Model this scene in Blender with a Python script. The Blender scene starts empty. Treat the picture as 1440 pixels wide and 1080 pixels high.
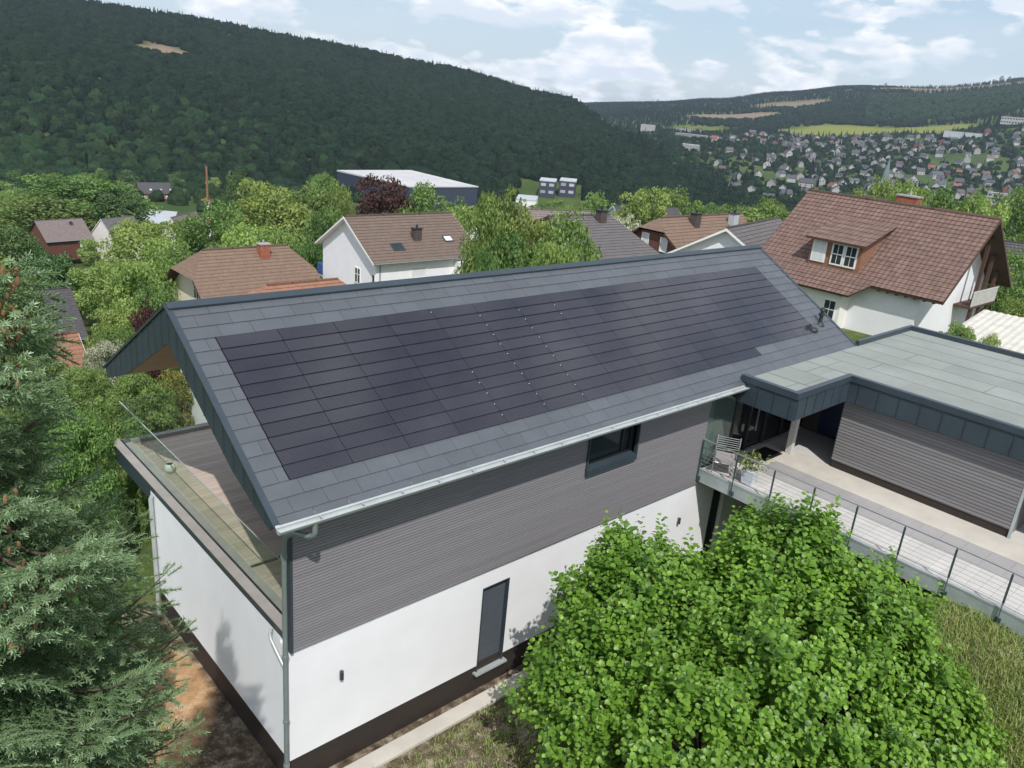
import bpy, bmesh, math, random
import numpy as np
from mathutils import Vector, Matrix
R = math.radians
scene = bpy.context.scene
col = scene.collection

# ------------------------------------------------------------------ camera
CAM = np.array([-5.1748, -10.3130, 11.5150]); YAW, PITCH, ROLL, FPX = R(46.4714), R(19.8040), R(5.2079), 1122.15
def cam_axes():
    f = np.array([math.cos(PITCH)*math.cos(YAW), math.cos(PITCH)*math.sin(YAW), -math.sin(PITCH)])
    r = np.array([math.sin(YAW), -math.cos(YAW), 0.0]); u = np.cross(r, f)
    c, s = math.cos(ROLL), math.sin(ROLL)
    return c*r+s*u, -s*r+c*u, f
CR, CU, CF = cam_axes()
cam = bpy.data.cameras.new('camera'); camo = bpy.data.objects.new('camera', cam); col.objects.link(camo)
m = Matrix([[CR[i], CU[i], -CF[i], CAM[i]] for i in range(3)]+[[0,0,0,1]])
camo.matrix_world = m
cam.sensor_width = 36; cam.lens = 36*FPX/1440; cam.clip_start = .1; cam.clip_end = 20000
scene.camera = camo

# ------------------------------------------------------------------ sun and sky
SUN = Vector((-.335, -.535, .775)).normalized()
sl = bpy.data.lights.new('sun', 'SUN'); sl.energy = 3.3; sl.angle = R(.53); sl.color = (1, .962, .90)
so = bpy.data.objects.new('sun', sl); col.objects.link(so)
so.rotation_euler = (-SUN).to_track_quat('-Z', 'Y').to_euler()
world = bpy.data.worlds.new('World'); scene.world = world; world.use_nodes = True
nt = world.node_tree; nt.nodes.clear()
def N(nt, typ, **kw):
    n = nt.nodes.new(typ)
    for k, v in kw.items():
        if k.startswith('i_'):
            key = k[2:]; key = int(key) if key.isdigit() else key.replace('_', ' ')
            n.inputs[key].default_value = v
        else: setattr(n, k, v)
    return n
def Lk(nt, a, b): nt.links.new(a, b)
def ramp(nt, fac, stops, mode='LINEAR'):
    r = nt.nodes.new('ShaderNodeValToRGB'); e = r.color_ramp.elements; r.color_ramp.interpolation = mode
    while len(e) < len(stops): e.new(.5)
    for i, (p, c) in enumerate(stops):
        e[i].position = p; e[i].color = c if isinstance(c, tuple) and len(c) == 4 else ((*c, 1) if isinstance(c, tuple) else (c, c, c, 1))
    nt.links.new(fac, r.inputs[0]); return r
def math_n(nt, op, a, b=None, c=None):
    n = nt.nodes.new('ShaderNodeMath'); n.operation = op
    for i, v in enumerate((a, b, c)):
        if v is None: continue
        if isinstance(v, (int, float)): n.inputs[i].default_value = v
        else: nt.links.new(v, n.inputs[i])
    return n.outputs[0]
def mixc(nt, fac, a, b, blend='MIX'):
    n = nt.nodes.new('ShaderNodeMix'); n.data_type = 'RGBA'; n.blend_type = blend
    for s, v in ((n.inputs['Factor'], fac), (n.inputs[6], a), (n.inputs[7], b)):
        if isinstance(v, (int, float)): s.default_value = v
        elif isinstance(v, tuple): s.default_value = (*v, 1) if len(v) == 3 else v
        else: nt.links.new(v, s)
    return n.outputs[2]
sky = N(nt, 'ShaderNodeTexSky', sky_type='NISHITA', sun_disc=False)
sky.sun_elevation = math.asin(SUN.z); sky.sun_rotation = math.atan2(SUN.x, SUN.y)
sky.altitude = 300; sky.air_density = 1.0; sky.dust_density = 1.0; sky.ozone_density = 1.0
tc = N(nt, 'ShaderNodeTexCoord')
sep = N(nt, 'ShaderNodeSeparateXYZ'); Lk(nt, tc.outputs['Generated'], sep.inputs[0])
# cumulus layers: directions projected on a flat cloud deck, so clouds shrink towards the horizon
zc = math_n(nt, 'MAXIMUM', sep.outputs['Z'], .0)
zc = math_n(nt, 'ADD', zc, .085)
u = math_n(nt, 'DIVIDE', sep.outputs['X'], zc); v = math_n(nt, 'DIVIDE', sep.outputs['Y'], zc)
cv = N(nt, 'ShaderNodeCombineXYZ'); Lk(nt, u, cv.inputs[0]); Lk(nt, v, cv.inputs[1])
def noise(nt, vec, scale, detail=6, rough=.55, dist=0., off=(0, 0, 0)):
    mp = N(nt, 'ShaderNodeMapping'); mp.inputs['Location'].default_value = off; Lk(nt, vec, mp.inputs[0])
    n = N(nt, 'ShaderNodeTexNoise'); n.inputs['Scale'].default_value = scale; n.inputs['Detail'].default_value = detail
    n.inputs['Roughness'].default_value = rough; n.inputs['Distortion'].default_value = dist
    Lk(nt, mp.outputs[0], n.inputs['Vector']); return n.outputs['Fac']
# CLOUD PARAMETERS
# puffy cumulus: noise on the direction itself, stretched sideways
sc = N(nt, 'ShaderNodeVectorMath', operation='MULTIPLY'); sc.inputs[1].default_value = (1, 1, 2.6); Lk(nt, tc.outputs['Generated'], sc.inputs[0])
def billow(off):
    """cauliflower cloud density: broad noise with rounded voronoi lumps added at three sizes"""
    base = noise(nt, sc.outputs[0], 8.5, 8, .55, 0., (3.1, 1.7, .4+off))
    tot = math_n(nt, 'MULTIPLY', base, 1.0)
    for s, w in ((15., .10), (34., .06)):
        mp = N(nt, 'ShaderNodeMapping'); mp.inputs['Location'].default_value = (.3, .9, off); Lk(nt, sc.outputs[0], mp.inputs[0])
        vo = N(nt, 'ShaderNodeTexVoronoi', feature='F1'); vo.inputs['Scale'].default_value = s; Lk(nt, mp.outputs[0], vo.inputs['Vector'])
        tot = math_n(nt, 'ADD', tot, math_n(nt, 'MULTIPLY', math_n(nt, 'SUBTRACT', .5, vo.outputs['Distance']), w*1.6))
    return tot
n1 = billow(0.); n1b = billow(-.035)
n2 = noise(nt, cv.outputs[0], .42, 7, .6, .3, (5., 2., 0))
cov = ramp(nt, n1, [(.468, 0.), (.545, 1.)]).outputs[0]
veil = ramp(nt, n2, [(.42, 0.), (.72, .5)]).outputs[0]
lift = math_n(nt, 'SUBTRACT', n1, n1b)
lit = ramp(nt, math_n(nt, 'ADD', math_n(nt, 'MULTIPLY', lift, 3.0), .5), [(.3, (1.0, .995, .985)), (.8, (.70, .76, .84))]).outputs[0]
bright = N(nt, 'ShaderNodeVectorMath', operation='SCALE'); bright.inputs['Scale'].default_value = 9.9; Lk(nt, lit, bright.inputs[0])
hz = ramp(nt, sep.outputs['Z'], [(0., .6), (.25, .15), (.6, 0.)]).outputs[0]
c0 = mixc(nt, hz, sky.outputs[0], (5.3, 6.45, 7.8))
c1 = mixc(nt, veil, c0, (6.3, 6.9, 7.6))
c2 = mixc(nt, cov, c1, bright.outputs[0])
bg = N(nt, 'ShaderNodeBackground'); bg.inputs['Strength'].default_value = .1; Lk(nt, c2, bg.inputs[0])
wo = N(nt, 'ShaderNodeOutputWorld'); Lk(nt, bg.outputs[0], wo.inputs[0])
scene.view_settings.view_transform = 'Standard'; scene.view_settings.look = 'None'
scene.view_settings.exposure = .36; scene.view_settings.gamma = 1
scene.render.engine = 'CYCLES'
scene.cycles.volume_bounces = 0; scene.cycles.max_bounces = 6; scene.cycles.transparent_max_bounces = 12

# ------------------------------------------------------------------ helpers
def tag(o, label=None, cat=None, group=None, kind=None):
    if label: o['label'] = label
    if cat: o['category'] = cat
    if group: o['group'] = group
    if kind: o['kind'] = kind
    return o
def empty(name, loc=(0, 0, 0), rz=0, label=None, cat=None, group=None):
    o = bpy.data.objects.new(name, None); col.objects.link(o); o.location = loc; o.rotation_euler = (0, 0, rz)
    o.empty_display_size = .3
    return tag(o, label, cat, group)
def kids(o): return [c for c in ALLKIDS.get(o.name, [])]
ALLKIDS = {}
def link(o, parent=None):
    col.objects.link(o)
    if parent is not None:
        o.parent = parent; ALLKIDS.setdefault(parent.name, []).append(o)
    return o
def copy_tree(o, parent=None):
    c = o.copy(); link(c, parent)
    for ch in kids(o): copy_tree(ch, c)
    return c
class MB:
    def __init__(s): s.v = []; s.f = []; s.mi = []; s.uv = {}; s.t = []; s.sm = []
    def add(s, vs, fs, mi=0, tint=None, smooth=False, uvs=None):
        b = len(s.v); s.v += [tuple(map(float, p)) for p in vs]
        for k, f in enumerate(fs):
            if uvs is not None: s.uv[len(s.f)] = uvs[k]
            s.f.append(tuple(b+i for i in f)); s.mi.append(mi); s.t.append(.5 if tint is None else tint); s.sm.append(smooth)
        return s
    def box(s, a, b, mi=0, tint=None, M=None):
        x0, y0, z0 = a; x1, y1, z1 = b
        x0, x1 = min(x0, x1), max(x0, x1); y0, y1 = min(y0, y1), max(y0, y1); z0, z1 = min(z0, z1), max(z0, z1)
        vs = [(x0,y0,z0),(x1,y0,z0),(x1,y1,z0),(x0,y1,z0),(x0,y0,z1),(x1,y0,z1),(x1,y1,z1),(x0,y1,z1)]
        if M is not None: vs = [tuple(M @ Vector(p)) for p in vs]
        return s.add(vs, [(0,3,2,1),(4,5,6,7),(0,1,5,4),(1,2,6,5),(2,3,7,6),(3,0,4,7)], mi, tint)
    def prism(s, poly, d0, d1, axis='z', mi=0, tint=None):
        # poly: 2D points counter-clockwise, extruded along axis from d0 to d1
        n = len(poly)
        def P(p, d): return (p[0], p[1], d) if axis == 'z' else ((d, p[0], p[1]) if axis == 'x' else (p[0], d, p[1]))
        vs = [P(p, d0) for p in poly]+[P(p, d1) for p in poly]
        fs = [tuple(range(n))[::-1], tuple(range(n, 2*n))]+[(i, (i+1) % n, n+(i+1) % n, n+i) for i in range(n)]
        if axis == 'y': fs = [f[::-1] for f in fs]
        return s.add(vs, fs, mi, tint)
    def tube(s, pts, r, seg=10, mi=0, cap=True, smooth=True, tint=None):
        pts = [Vector(p) for p in pts]; rs = r if isinstance(r, (list, tuple)) else [r]*len(pts)
        vs = []; fs = []; pr = None
        for i, p in enumerate(pts):
            t = (pts[min(i+1, len(pts)-1)]-pts[max(i-1, 0)]).normalized()
            if pr is None: a = t.cross(Vector((0, 0, 1)) if abs(t.z) < .9 else Vector((1, 0, 0))).normalized()
            else:
                a = (pr - t*pr.dot(t)).normalized()
            pr = a; b = t.cross(a)
            for k in range(seg):
                w = 2*math.pi*k/seg; vs.append(tuple(p+(a*math.cos(w)+b*math.sin(w))*rs[i]))
        for i in range(len(pts)-1):
            for k in range(seg):
                k2 = (k+1) % seg; fs.append((i*seg+k, i*seg+k2, (i+1)*seg+k2, (i+1)*seg+k))
        s.add(vs, fs, mi, tint, smooth)
        if cap:
            s.add(vs[:seg], [tuple(range(seg))[::-1]], mi, tint); s.add(vs[-seg:], [tuple(range(seg))], mi, tint)
        return s
    def lathe(s, prof, c=(0, 0, 0), seg=20, mi=0, smooth=True):
        vs = []; fs = []
        for r, z in prof:
            for k in range(seg):
                w = 2*math.pi*k/seg; vs.append((c[0]+r*math.cos(w), c[1]+r*math.sin(w), c[2]+z))
        for i in range(len(prof)-1):
            for k in range(seg):
                k2 = (k+1) % seg; fs.append((i*seg+k, i*seg+k2, (i+1)*seg+k2, (i+1)*seg+k))
        return s.add(vs, fs, mi, None, smooth)
    def build(s, name, mats, parent=None, label=None, cat=None, group=None, kind=None):
        me = bpy.data.meshes.new(name); me.from_pydata(s.v, [], s.f)
        for mt in (mats if isinstance(mats, (list, tuple)) else [mats]): me.materials.append(mt)
        me.polygons.foreach_set('material_index', s.mi); me.polygons.foreach_set('use_smooth', s.sm)
        at = me.attributes.new('tint', 'FLOAT', 'FACE'); at.data.foreach_set('value', s.t)
        if s.uv:
            ul = me.uv_layers.new(name='UVMap')
            for i, pts in s.uv.items():
                for li, p in zip(me.polygons[i].loop_indices, pts): ul.data[li].uv = p
        me.update()
        o = bpy.data.objects.new(name, me); link(o, parent)
        return tag(o, label, cat, group, kind)
def np_mesh(name, V, F, mat, tint=None, smooth=False):
    """V (n,3), F (m,k) numpy -> mesh"""
    me = bpy.data.meshes.new(name); n, k = F.shape
    me.vertices.add(len(V)); me.vertices.foreach_set('co', V.astype(np.float32).ravel())
    me.loops.add(n*k); me.loops.foreach_set('vertex_index', F.astype(np.int32).ravel())
    me.polygons.add(n); me.polygons.foreach_set('loop_start', np.arange(0, n*k, k, dtype=np.int32))
    try: me.polygons.foreach_set('loop_total', np.full(n, k, np.int32))
    except Exception: pass
    if smooth: me.polygons.foreach_set('use_smooth', np.ones(n, bool))
    for mt in (mat if isinstance(mat, (list, tuple)) else [mat]): me.materials.append(mt)
    if tint is not None:
        at = me.attributes.new('tint', 'FLOAT', 'FACE'); at.data.foreach_set('value', tint.astype(np.float32))
    me.update(calc_edges=True); me.validate()
    return me

# ------------------------------------------------------------------ materials
M = {}
def mat(name, c=(.5, .5, .5), rough=.7, var=.12, vscale=3., detail=5, metal=0., bump=0., bscale=30., tint=0., spec=.5, c2=None, coords='Object', stretch=None, objrand=0.):
    m = bpy.data.materials.new(name); m.use_nodes = True; nt = m.node_tree
    b = nt.nodes['Principled BSDF']; b.inputs['Roughness'].default_value = rough; b.inputs['Metallic'].default_value = metal
    b.inputs['Specular IOR Level'].default_value = spec
    tc = N(nt, 'ShaderNodeTexCoord'); vec = tc.outputs[coords]
    if stretch:
        mp = N(nt, 'ShaderNodeVectorMath', operation='MULTIPLY'); mp.inputs[1].default_value = stretch; Lk(nt, vec, mp.inputs[0]); vec = mp.outputs[0]
    n = noise(nt, vec, vscale, detail, .6)
    lo = tuple(x*(1-var) for x in c); hi = tuple(min(1, x*(1+var)) for x in (c2 or c))
    cc = ramp(nt, n, [(.3, lo), (.7, hi)]).outputs[0]
    if tint:
        a = N(nt, 'ShaderNodeAttribute', attribute_name='tint')
        k = math_n(nt, 'ADD', math_n(nt, 'MULTIPLY', math_n(nt, 'SUBTRACT', a.outputs['Fac'], .5), 2*tint), 1.)
        s = N(nt, 'ShaderNodeVectorMath', operation='SCALE'); Lk(nt, cc, s.inputs[0]); Lk(nt, k, s.inputs['Scale']); cc = s.outputs[0]
    if objrand:
        oi = N(nt, 'ShaderNodeObjectInfo')
        k = math_n(nt, 'ADD', math_n(nt, 'MULTIPLY', math_n(nt, 'SUBTRACT', oi.outputs['Random'], .5), 2*objrand), 1.)
        s = N(nt, 'ShaderNodeVectorMath', operation='SCALE'); Lk(nt, cc, s.inputs[0]); Lk(nt, k, s.inputs['Scale']); cc = s.outputs[0]
    Lk(nt, cc, b.inputs['Base Color'])
    if bump:
        n2 = noise(nt, tc.outputs[coords], bscale, 4, .6)
        bp = N(nt, 'ShaderNodeBump'); bp.inputs['Strength'].default_value = bump; bp.inputs['Distance'].default_value = .02
        Lk(nt, n2, bp.inputs['Height']); Lk(nt, bp.outputs[0], b.inputs['Normal'])
    M[name] = m; return m
mat('white_render', (.785, .795, .825), .85, .035, 1.2, 6, bump=.15, bscale=60)
mat('old_white', (.74, .73, .70), .85, .06, .8, 6, bump=.1, bscale=40)
mat('cream_render', (.70, .63, .50), .85, .06, .8, 6)
mat('siding', (.205, .198, .214), .6, .05, 2.0, 5, tint=.055, stretch=(.4, 2, 8))
mat('siding_grey', (.185, .178, .182), .6, .10, 2.0, 5, tint=.10, stretch=(2, .4, 8))
mat('slate', (.088, .098, .112), .45, .10, 1.2, 6, tint=.07, bump=.25, bscale=25, spec=.5)
mat('anthracite', (.034, .050, .064), .45, .12, 1.5, 5, spec=.5)
mat('anthracite_dark', (.022, .026, .03), .5, .1)
mat('zinc', (.46, .50, .50), .42, .10, 3, 5, metal=.35)
mat('zinc_pipe', (.24, .29, .29), .45, .12, 3, 5, metal=.4)
mat('plinth', (.028, .020, .017), .7, .15, 2)
mat('door_grey', (.085, .10, .12), .5, .05, 2)
mat('membrane', (.245, .268, .250), .8, .13, .7, 7, tint=.06, bump=.1, bscale=30)
mat('seam', (.17, .19, .18), .8, .1)
mat('concrete', (.50, .47, .42), .85, .12, 1.3, 7, bump=.15)
mat('concrete_grey', (.32, .31, .31), .85, .10, 1.3, 7, bump=.15)
mat('concrete_light', (.50, .485, .465), .85, .08, 1.5, 7, tint=.05)
mat('steel', (.55, .56, .56), .3, .06, 4, metal=.8)
mat('galv', (.40, .46, .46), .5, .16, 2, 5, metal=.3)
mat('rail_dark', (.05, .085, .09), .45, .1, 4, metal=.2)
mat('deck_wood', (.42, .34, .29), .65, .14, 2.5, 6, tint=.12, stretch=(1, 8, 1))
mat('soffit', (.42, .27, .17), .6, .15, 2, 5, stretch=(.6, 6, 1))
mat('coping_grey', (.28, .26, .245), .7, .15, 2, 6)
mat('black', (.012, .013, .014), .5, .1)
mat('matt_black', (.006, .006, .008), .9, .1, spec=.1)
mat('interior', (.07, .055, .045), .8, .2, 1.)
mat('blue_door', (.010, .022, .07), .4, .1)
mat('cushion', (.30, .28, .29), .9, .1, 6)
mat('planter', (.50, .56, .62), .5, .08, 4)
mat('pot_white', (.62, .64, .60), .4, .05, 4)
mat('brick_red', (.30, .10, .06), .85, .2, 5, bump=.2)
mat('brick_dark', (.07, .055, .05), .85, .2, 5, bump=.2)
mat('timber_dark', (.075, .038, .028), .7, .2, 3, stretch=(1, 1, .3))
mat('timber_orange', (.42, .135, .05), .7, .15, 3, stretch=(3, 3, .5))
mat('timber_brown', (.13, .05, .035), .7, .15, 3, stretch=(3, 3, .5))
mat('timber_mid', (.24, .12, .07), .7, .15, 3)
mat('window_white', (.78, .78, .76), .5, .03)
mat('curtain', (.62, .66, .68), .9, .15, 12, stretch=(8, 8, 1))
mat('corrugated', (.55, .53, .47), .6, .12, 1.5, 6)
mat('hall_blue', (.035, .045, .075), .6, .08, .3)
mat('hall_roof', (.50, .50, .50), .6, .10, .08, 6)
mat('industrial_grey', (.42, .45, .48), .6, .08, .2)
mat('steel_shiny', (.62, .62, .62), .22, .05, 4, metal=.9)
mat('bark', (.09, .07, .05), .9, .25, 6, bump=.5, bscale=20)
mat('far_white', (.36, .36, .355), .9, .08, .2, objrand=.25)
mat('far_dark_roof', (.075, .075, .085), .9, .15, .3, objrand=.35)
mat('far_red_roof', (.21, .075, .055), .9, .15, .3, objrand=.3)
mat('far_brown_roof', (.13, .10, .09), .9, .15, .3, objrand=.3)
mat('spire', (.15, .20, .20), .6, .08, .3)
mat('red_plastic', (.5, .06, .03), .5, .1)
mat('asphalt', (.07, .07, .075), .9, .15, .4)
mat('blue_paint', (.05, .10, .30), .5, .1)

def tile_mat(name, c, moss=(.10, .09, .05), rough=.8, tw=.3, th=.34, var=.22):
    """pan tiles: UV in metres, u along the ridge and v down the slope"""
    m = bpy.data.materials.new(name); m.use_nodes = True; nt = m.node_tree; b = nt.nodes['Principled BSDF']
    b.inputs['Roughness'].default_value = rough; b.inputs['Specular IOR Level'].default_value = .25
    uv = N(nt, 'ShaderNodeUVMap'); uv.uv_map = 'UVMap'
    br = N(nt, 'ShaderNodeTexBrick'); br.offset = 0.; br.squash = 1
    br.inputs['Scale'].default_value = 1.; br.inputs['Mortar Size'].default_value = .012; br.inputs['Mortar Smooth'].default_value = .4
    br.inputs['Brick Width'].default_value = tw; br.inputs['Row Height'].default_value = th; br.inputs['Bias'].default_value = 0.
    br.inputs['Color1'].default_value = (*[x*(1-var) for x in c], 1); br.inputs['Color2'].default_value = (*[min(1, x*(1+var)) for x in c], 1)
    br.inputs['Mortar'].default_value = (*[x*.35 for x in c], 1)
    Lk(nt, uv.outputs[0], br.inputs['Vector'])
    n = noise(nt, uv.outputs[0], .9, 7, .65); n3 = noise(nt, uv.outputs[0], 9, 3, .6)
    k = ramp(nt, n, [(.5, 0.), (.72, .55)]).outputs[0]
    cc = mixc(nt, k, br.outputs['Color'], moss)
    cc = mixc(nt, math_n(nt, 'MULTIPLY', n3, .35), cc, tuple(min(1, x*1.6) for x in c))
    Lk(nt, cc, b.inputs['Base Color'])
    su = N(nt, 'ShaderNodeSeparateXYZ'); Lk(nt, uv.outputs[0], su.inputs[0])
    w = math_n(nt, 'SINE', math_n(nt, 'MULTIPLY', su.outputs[0], 2*math.pi/tw))
    w = math_n(nt, 'ADD', math_n(nt, 'MULTIPLY', w, .5), math_n(nt, 'MULTIPLY', n3, .4))
    bp = N(nt, 'ShaderNodeBump'); bp.inputs['Strength'].default_value = .8; bp.inputs['Distance'].default_value = .03
    Lk(nt, w, bp.inputs['Height']); Lk(nt, bp.outputs[0], b.inputs['Normal'])
    M[name] = m; return m
tile_mat('tile_red', (.165, .107, .090), (.11, .075, .06))
tile_mat('tile_brown', (.150, .112, .093), (.12, .095, .075), var=.1)
tile_mat('tile_orange', (.185, .128, .096), (.14, .098, .075), var=.1)
tile_mat('tile_terracotta', (.27, .14, .095), (.18, .11, .08), var=.12)
tile_mat('tile_grey', (.125, .115, .118), (.12, .11, .10), var=.12)
tile_mat('tile_dark', (.075, .072, .078), (.08, .075, .07), var=.12)
tile_mat('tile_mauve', (.19, .155, .15), (.16, .13, .12), var=.1)

def glass_mat(name, tintc, transp, rough=.03):
    m = bpy.data.materials.new(name); m.use_nodes = True; nt = m.node_tree; nt.nodes.clear()
    fr = N(nt, 'ShaderNodeFresnel'); fr.inputs[0].default_value = 1.45
    t = N(nt, 'ShaderNodeBsdfTransparent'); t.inputs[0].default_value = (*tintc, 1)
    g = N(nt, 'ShaderNodeBsdfGlossy'); g.inputs['Roughness'].default_value = rough; g.inputs[0].default_value = (.95, 1, .97, 1)
    d = N(nt, 'ShaderNodeBsdfDiffuse'); d.inputs[0].default_value = (*[x*.5 for x in tintc], 1)
    m1 = N(nt, 'ShaderNodeMixShader'); m1.inputs[0].default_value = transp; Lk(nt, d.outputs[0], m1.inputs[1]); Lk(nt, t.outputs[0], m1.inputs[2])
    ge = N(nt, 'ShaderNodeNewGeometry'); fac = math_n(nt, 'MULTIPLY', fr.outputs[0], math_n(nt, 'SUBTRACT', 1., ge.outputs['Backfacing']))
    m2 = N(nt, 'ShaderNodeMixShader'); Lk(nt, fac, m2.inputs[0]); Lk(nt, m1.outputs[0], m2.inputs[1]); Lk(nt, g.outputs[0], m2.inputs[2])
    o = N(nt, 'ShaderNodeOutputMaterial'); Lk(nt, m2.outputs[0], o.inputs[0]); M[name] = m
glass_mat('glass_rail', (.93, .975, .945), .99)
glass_mat('glass_wall', (.55, .72, .68), .8)
m_ = mat('pane', (.03, .04, .045), .06, .2, .6); m_ = mat('pane_dark', (.010, .012, .014), .05, .1)

def pv_mat():
    m = bpy.data.materials.new('pv'); m.use_nodes = True; nt = m.node_tree; b = nt.nodes['Principled BSDF']
    uv = N(nt, 'ShaderNodeUVMap'); uv.uv_map = 'UVMap'; su = N(nt, 'ShaderNodeSeparateXYZ'); Lk(nt, uv.outputs[0], su.inputs[0])
    w = math_n(nt, 'FRACT', math_n(nt, 'MULTIPLY', su.outputs[1], 1/.0255))
    line = ramp(nt, w, [(.0, 1.), (.16, 1.), (.24, 0.), (.92, 0.), (1., 1.)]).outputs[0]
    a = N(nt, 'ShaderNodeAttribute', attribute_name='tint')
    base = ramp(nt, a.outputs['Fac'], [(0, (.013, .0135, .021)), (1, (.023, .023, .033))]).outputs[0]
    cc = mixc(nt, math_n(nt, 'MULTIPLY', line, .55), base, (.058, .058, .074)); Lk(nt, cc, b.inputs['Base Color'])
    n = noise(nt, uv.outputs[0], 1.3, 5, .6)
    Lk(nt, ramp(nt, n, [(.3, .10), (.7, .19)]).outputs[0], b.inputs['Roughness'])
    b.inputs['Specular IOR Level'].default_value = .75
    bp = N(nt, 'ShaderNodeBump'); bp.inputs['Strength'].default_value = .12; bp.inputs['Distance'].default_value = .003
    Lk(nt, w, bp.inputs['Height']); Lk(nt, bp.outputs[0], b.inputs['Normal'])
    M['pv'] = m
pv_mat()

def leaf_mat(name, c, c2, trans=.35, rough=.55, objrand=.18, hue=.02, spec=.35, nscale=.6):
    """tint 0..1 mixes the older leaf colour with the younger one"""
    m = bpy.data.materials.new(name); m.use_nodes = True; nt = m.node_tree; nt.nodes.clear()
    a = N(nt, 'ShaderNodeAttribute', attribute_name='tint'); tc = N(nt, 'ShaderNodeTexCoord')
    n = noise(nt, tc.outputs['Object'], nscale, 4, .6)
    f = math_n(nt, 'ADD', math_n(nt, 'MULTIPLY', a.outputs['Fac'], .65), math_n(nt, 'MULTIPLY', n, .5))
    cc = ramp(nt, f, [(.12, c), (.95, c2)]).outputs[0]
    oi = N(nt, 'ShaderNodeObjectInfo'); r = oi.outputs['Random']
    hs = N(nt, 'ShaderNodeHueSaturation')
    Lk(nt, math_n(nt, 'ADD', math_n(nt, 'MULTIPLY', r, 2*hue), .5-hue), hs.inputs['Hue'])
    r2 = math_n(nt, 'FRACT', math_n(nt, 'MULTIPLY', r, 7.31))
    Lk(nt, math_n(nt, 'ADD', math_n(nt, 'MULTIPLY', r2, 2*objrand), 1-objrand), hs.inputs['Value']); hs.inputs['Saturation'].default_value = 1.
    Lk(nt, cc, hs.inputs['Color'])
    b = N(nt, 'ShaderNodeBsdfPrincipled'); b.inputs['Roughness'].default_value = rough; b.inputs['Specular IOR Level'].default_value = spec
    Lk(nt, hs.outputs[0], b.inputs['Base Color'])
    t = N(nt, 'ShaderNodeBsdfTranslucent')
    tcol = mixc(nt, 1., hs.outputs[0], (1.25, 1.35, .45), 'MULTIPLY'); Lk(nt, tcol, t.inputs[0])
    mx = N(nt, 'ShaderNodeMixShader'); mx.inputs[0].default_value = trans; Lk(nt, b.outputs[0], mx.inputs[1]); Lk(nt, t.outputs[0], mx.inputs[2])
    o = N(nt, 'ShaderNodeOutputMaterial'); Lk(nt, mx.outputs[0], o.inputs[0]); M[name] = m
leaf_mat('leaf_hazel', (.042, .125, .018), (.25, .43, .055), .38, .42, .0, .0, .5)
leaf_mat('leaf_mid', (.060, .120, .030), (.25, .37, .12), .35)
leaf_mat('leaf_light', (.115, .19, .045), (.37, .47, .17), .38)
leaf_mat('leaf_dark', (.035, .080, .028), (.135, .22, .08), .3)
leaf_mat('leaf_conifer', (.020, .045, .024), (.055, .095, .045), .15)
leaf_mat('leaf_copper', (.045, .020, .020), (.13, .06, .05), .25)
leaf_mat('leaf_blossom', (.06, .11, .035), (.62, .62, .52), .3)
leaf_mat('leaf_autumn', (.08, .10, .03), (.24, .21, .06), .3)
leaf_mat('needle', (.042, .115, .026), (.34, .46, .27), .15, .5, .0, .0, .4, 1.2)
leaf_mat('grass_blade', (.10, .20, .045), (.42, .43, .17), .3, .6, .0, .0, .2)
leaf_mat('forest_leaf_shaded', (.0045, .013, .007), (.014, .030, .012), .0, .9, .38, .025, .1, .05)  # darkened leaf colour: the near hill's cloud shadow is painted in
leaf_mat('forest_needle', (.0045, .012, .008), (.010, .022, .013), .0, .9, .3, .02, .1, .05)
leaf_mat('forest_bright', (.010, .026, .011), (.027, .052, .018), .0, .9, .25, .02, .1, .05)  # lighter copy; leaves the hill foot outside the painted cloud shadow
mat('cone_brown', (.24, .125, .062), .75, .4, 60, bump=.8, bscale=160, objrand=.35)

# ------------------------------------------------------------------ terrain
COLS = [(95.,),(85.,),(79.,),(71.6,),(63.2,),(54.,),(44.4,),(39.6,),(34.9,),(30.3,),(26.,),(21.9,),(16.6,),(8.,),(-2.,)]
AZ = np.array([c[0] for c in COLS])
# tangent of the skyline elevation per column: near hill, its distance; far hill
SKY1 = [.110,.085,.063,.055,.0435,.030,.011,-.020,-.065,-.078,-.082,-.082,-.08,-.07,-.06]
D1 = [1300,1300,1300,1300,1300,1300,1250,1000,800,700,700,700,700,700,700]
SKY2 = [0,0,0,0,0,0,-.002,.008,.020,.034,.047,.052,.066,.085,.09]
NEARL = [(12,-.7),(30,-4.),(60,-10.),(90,-17),(140,-25),(200,-32),(300,-44),(450,-57),(560,-60)]
NEARR = [(12,-.7),(30,1.),(60,-.5),(90,-5.),(140,-14),(200,-21),(300,-31),(450,-41),(560,-48)]
TWN = [-20,-20,-20,-30,-40,-50,-55,-50,-38,-22,-8,5,36,50,60]
RW = [0,0,0,0,0,.05,.25,.45,.65,.8,1,1,1,1,1]
DN = np.array([12,30,60,90,140,200,300,450,560,640,720,850,1000,1150,1300,1500,1800,2200,2600,3000,3600,4500,7000.])
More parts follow.
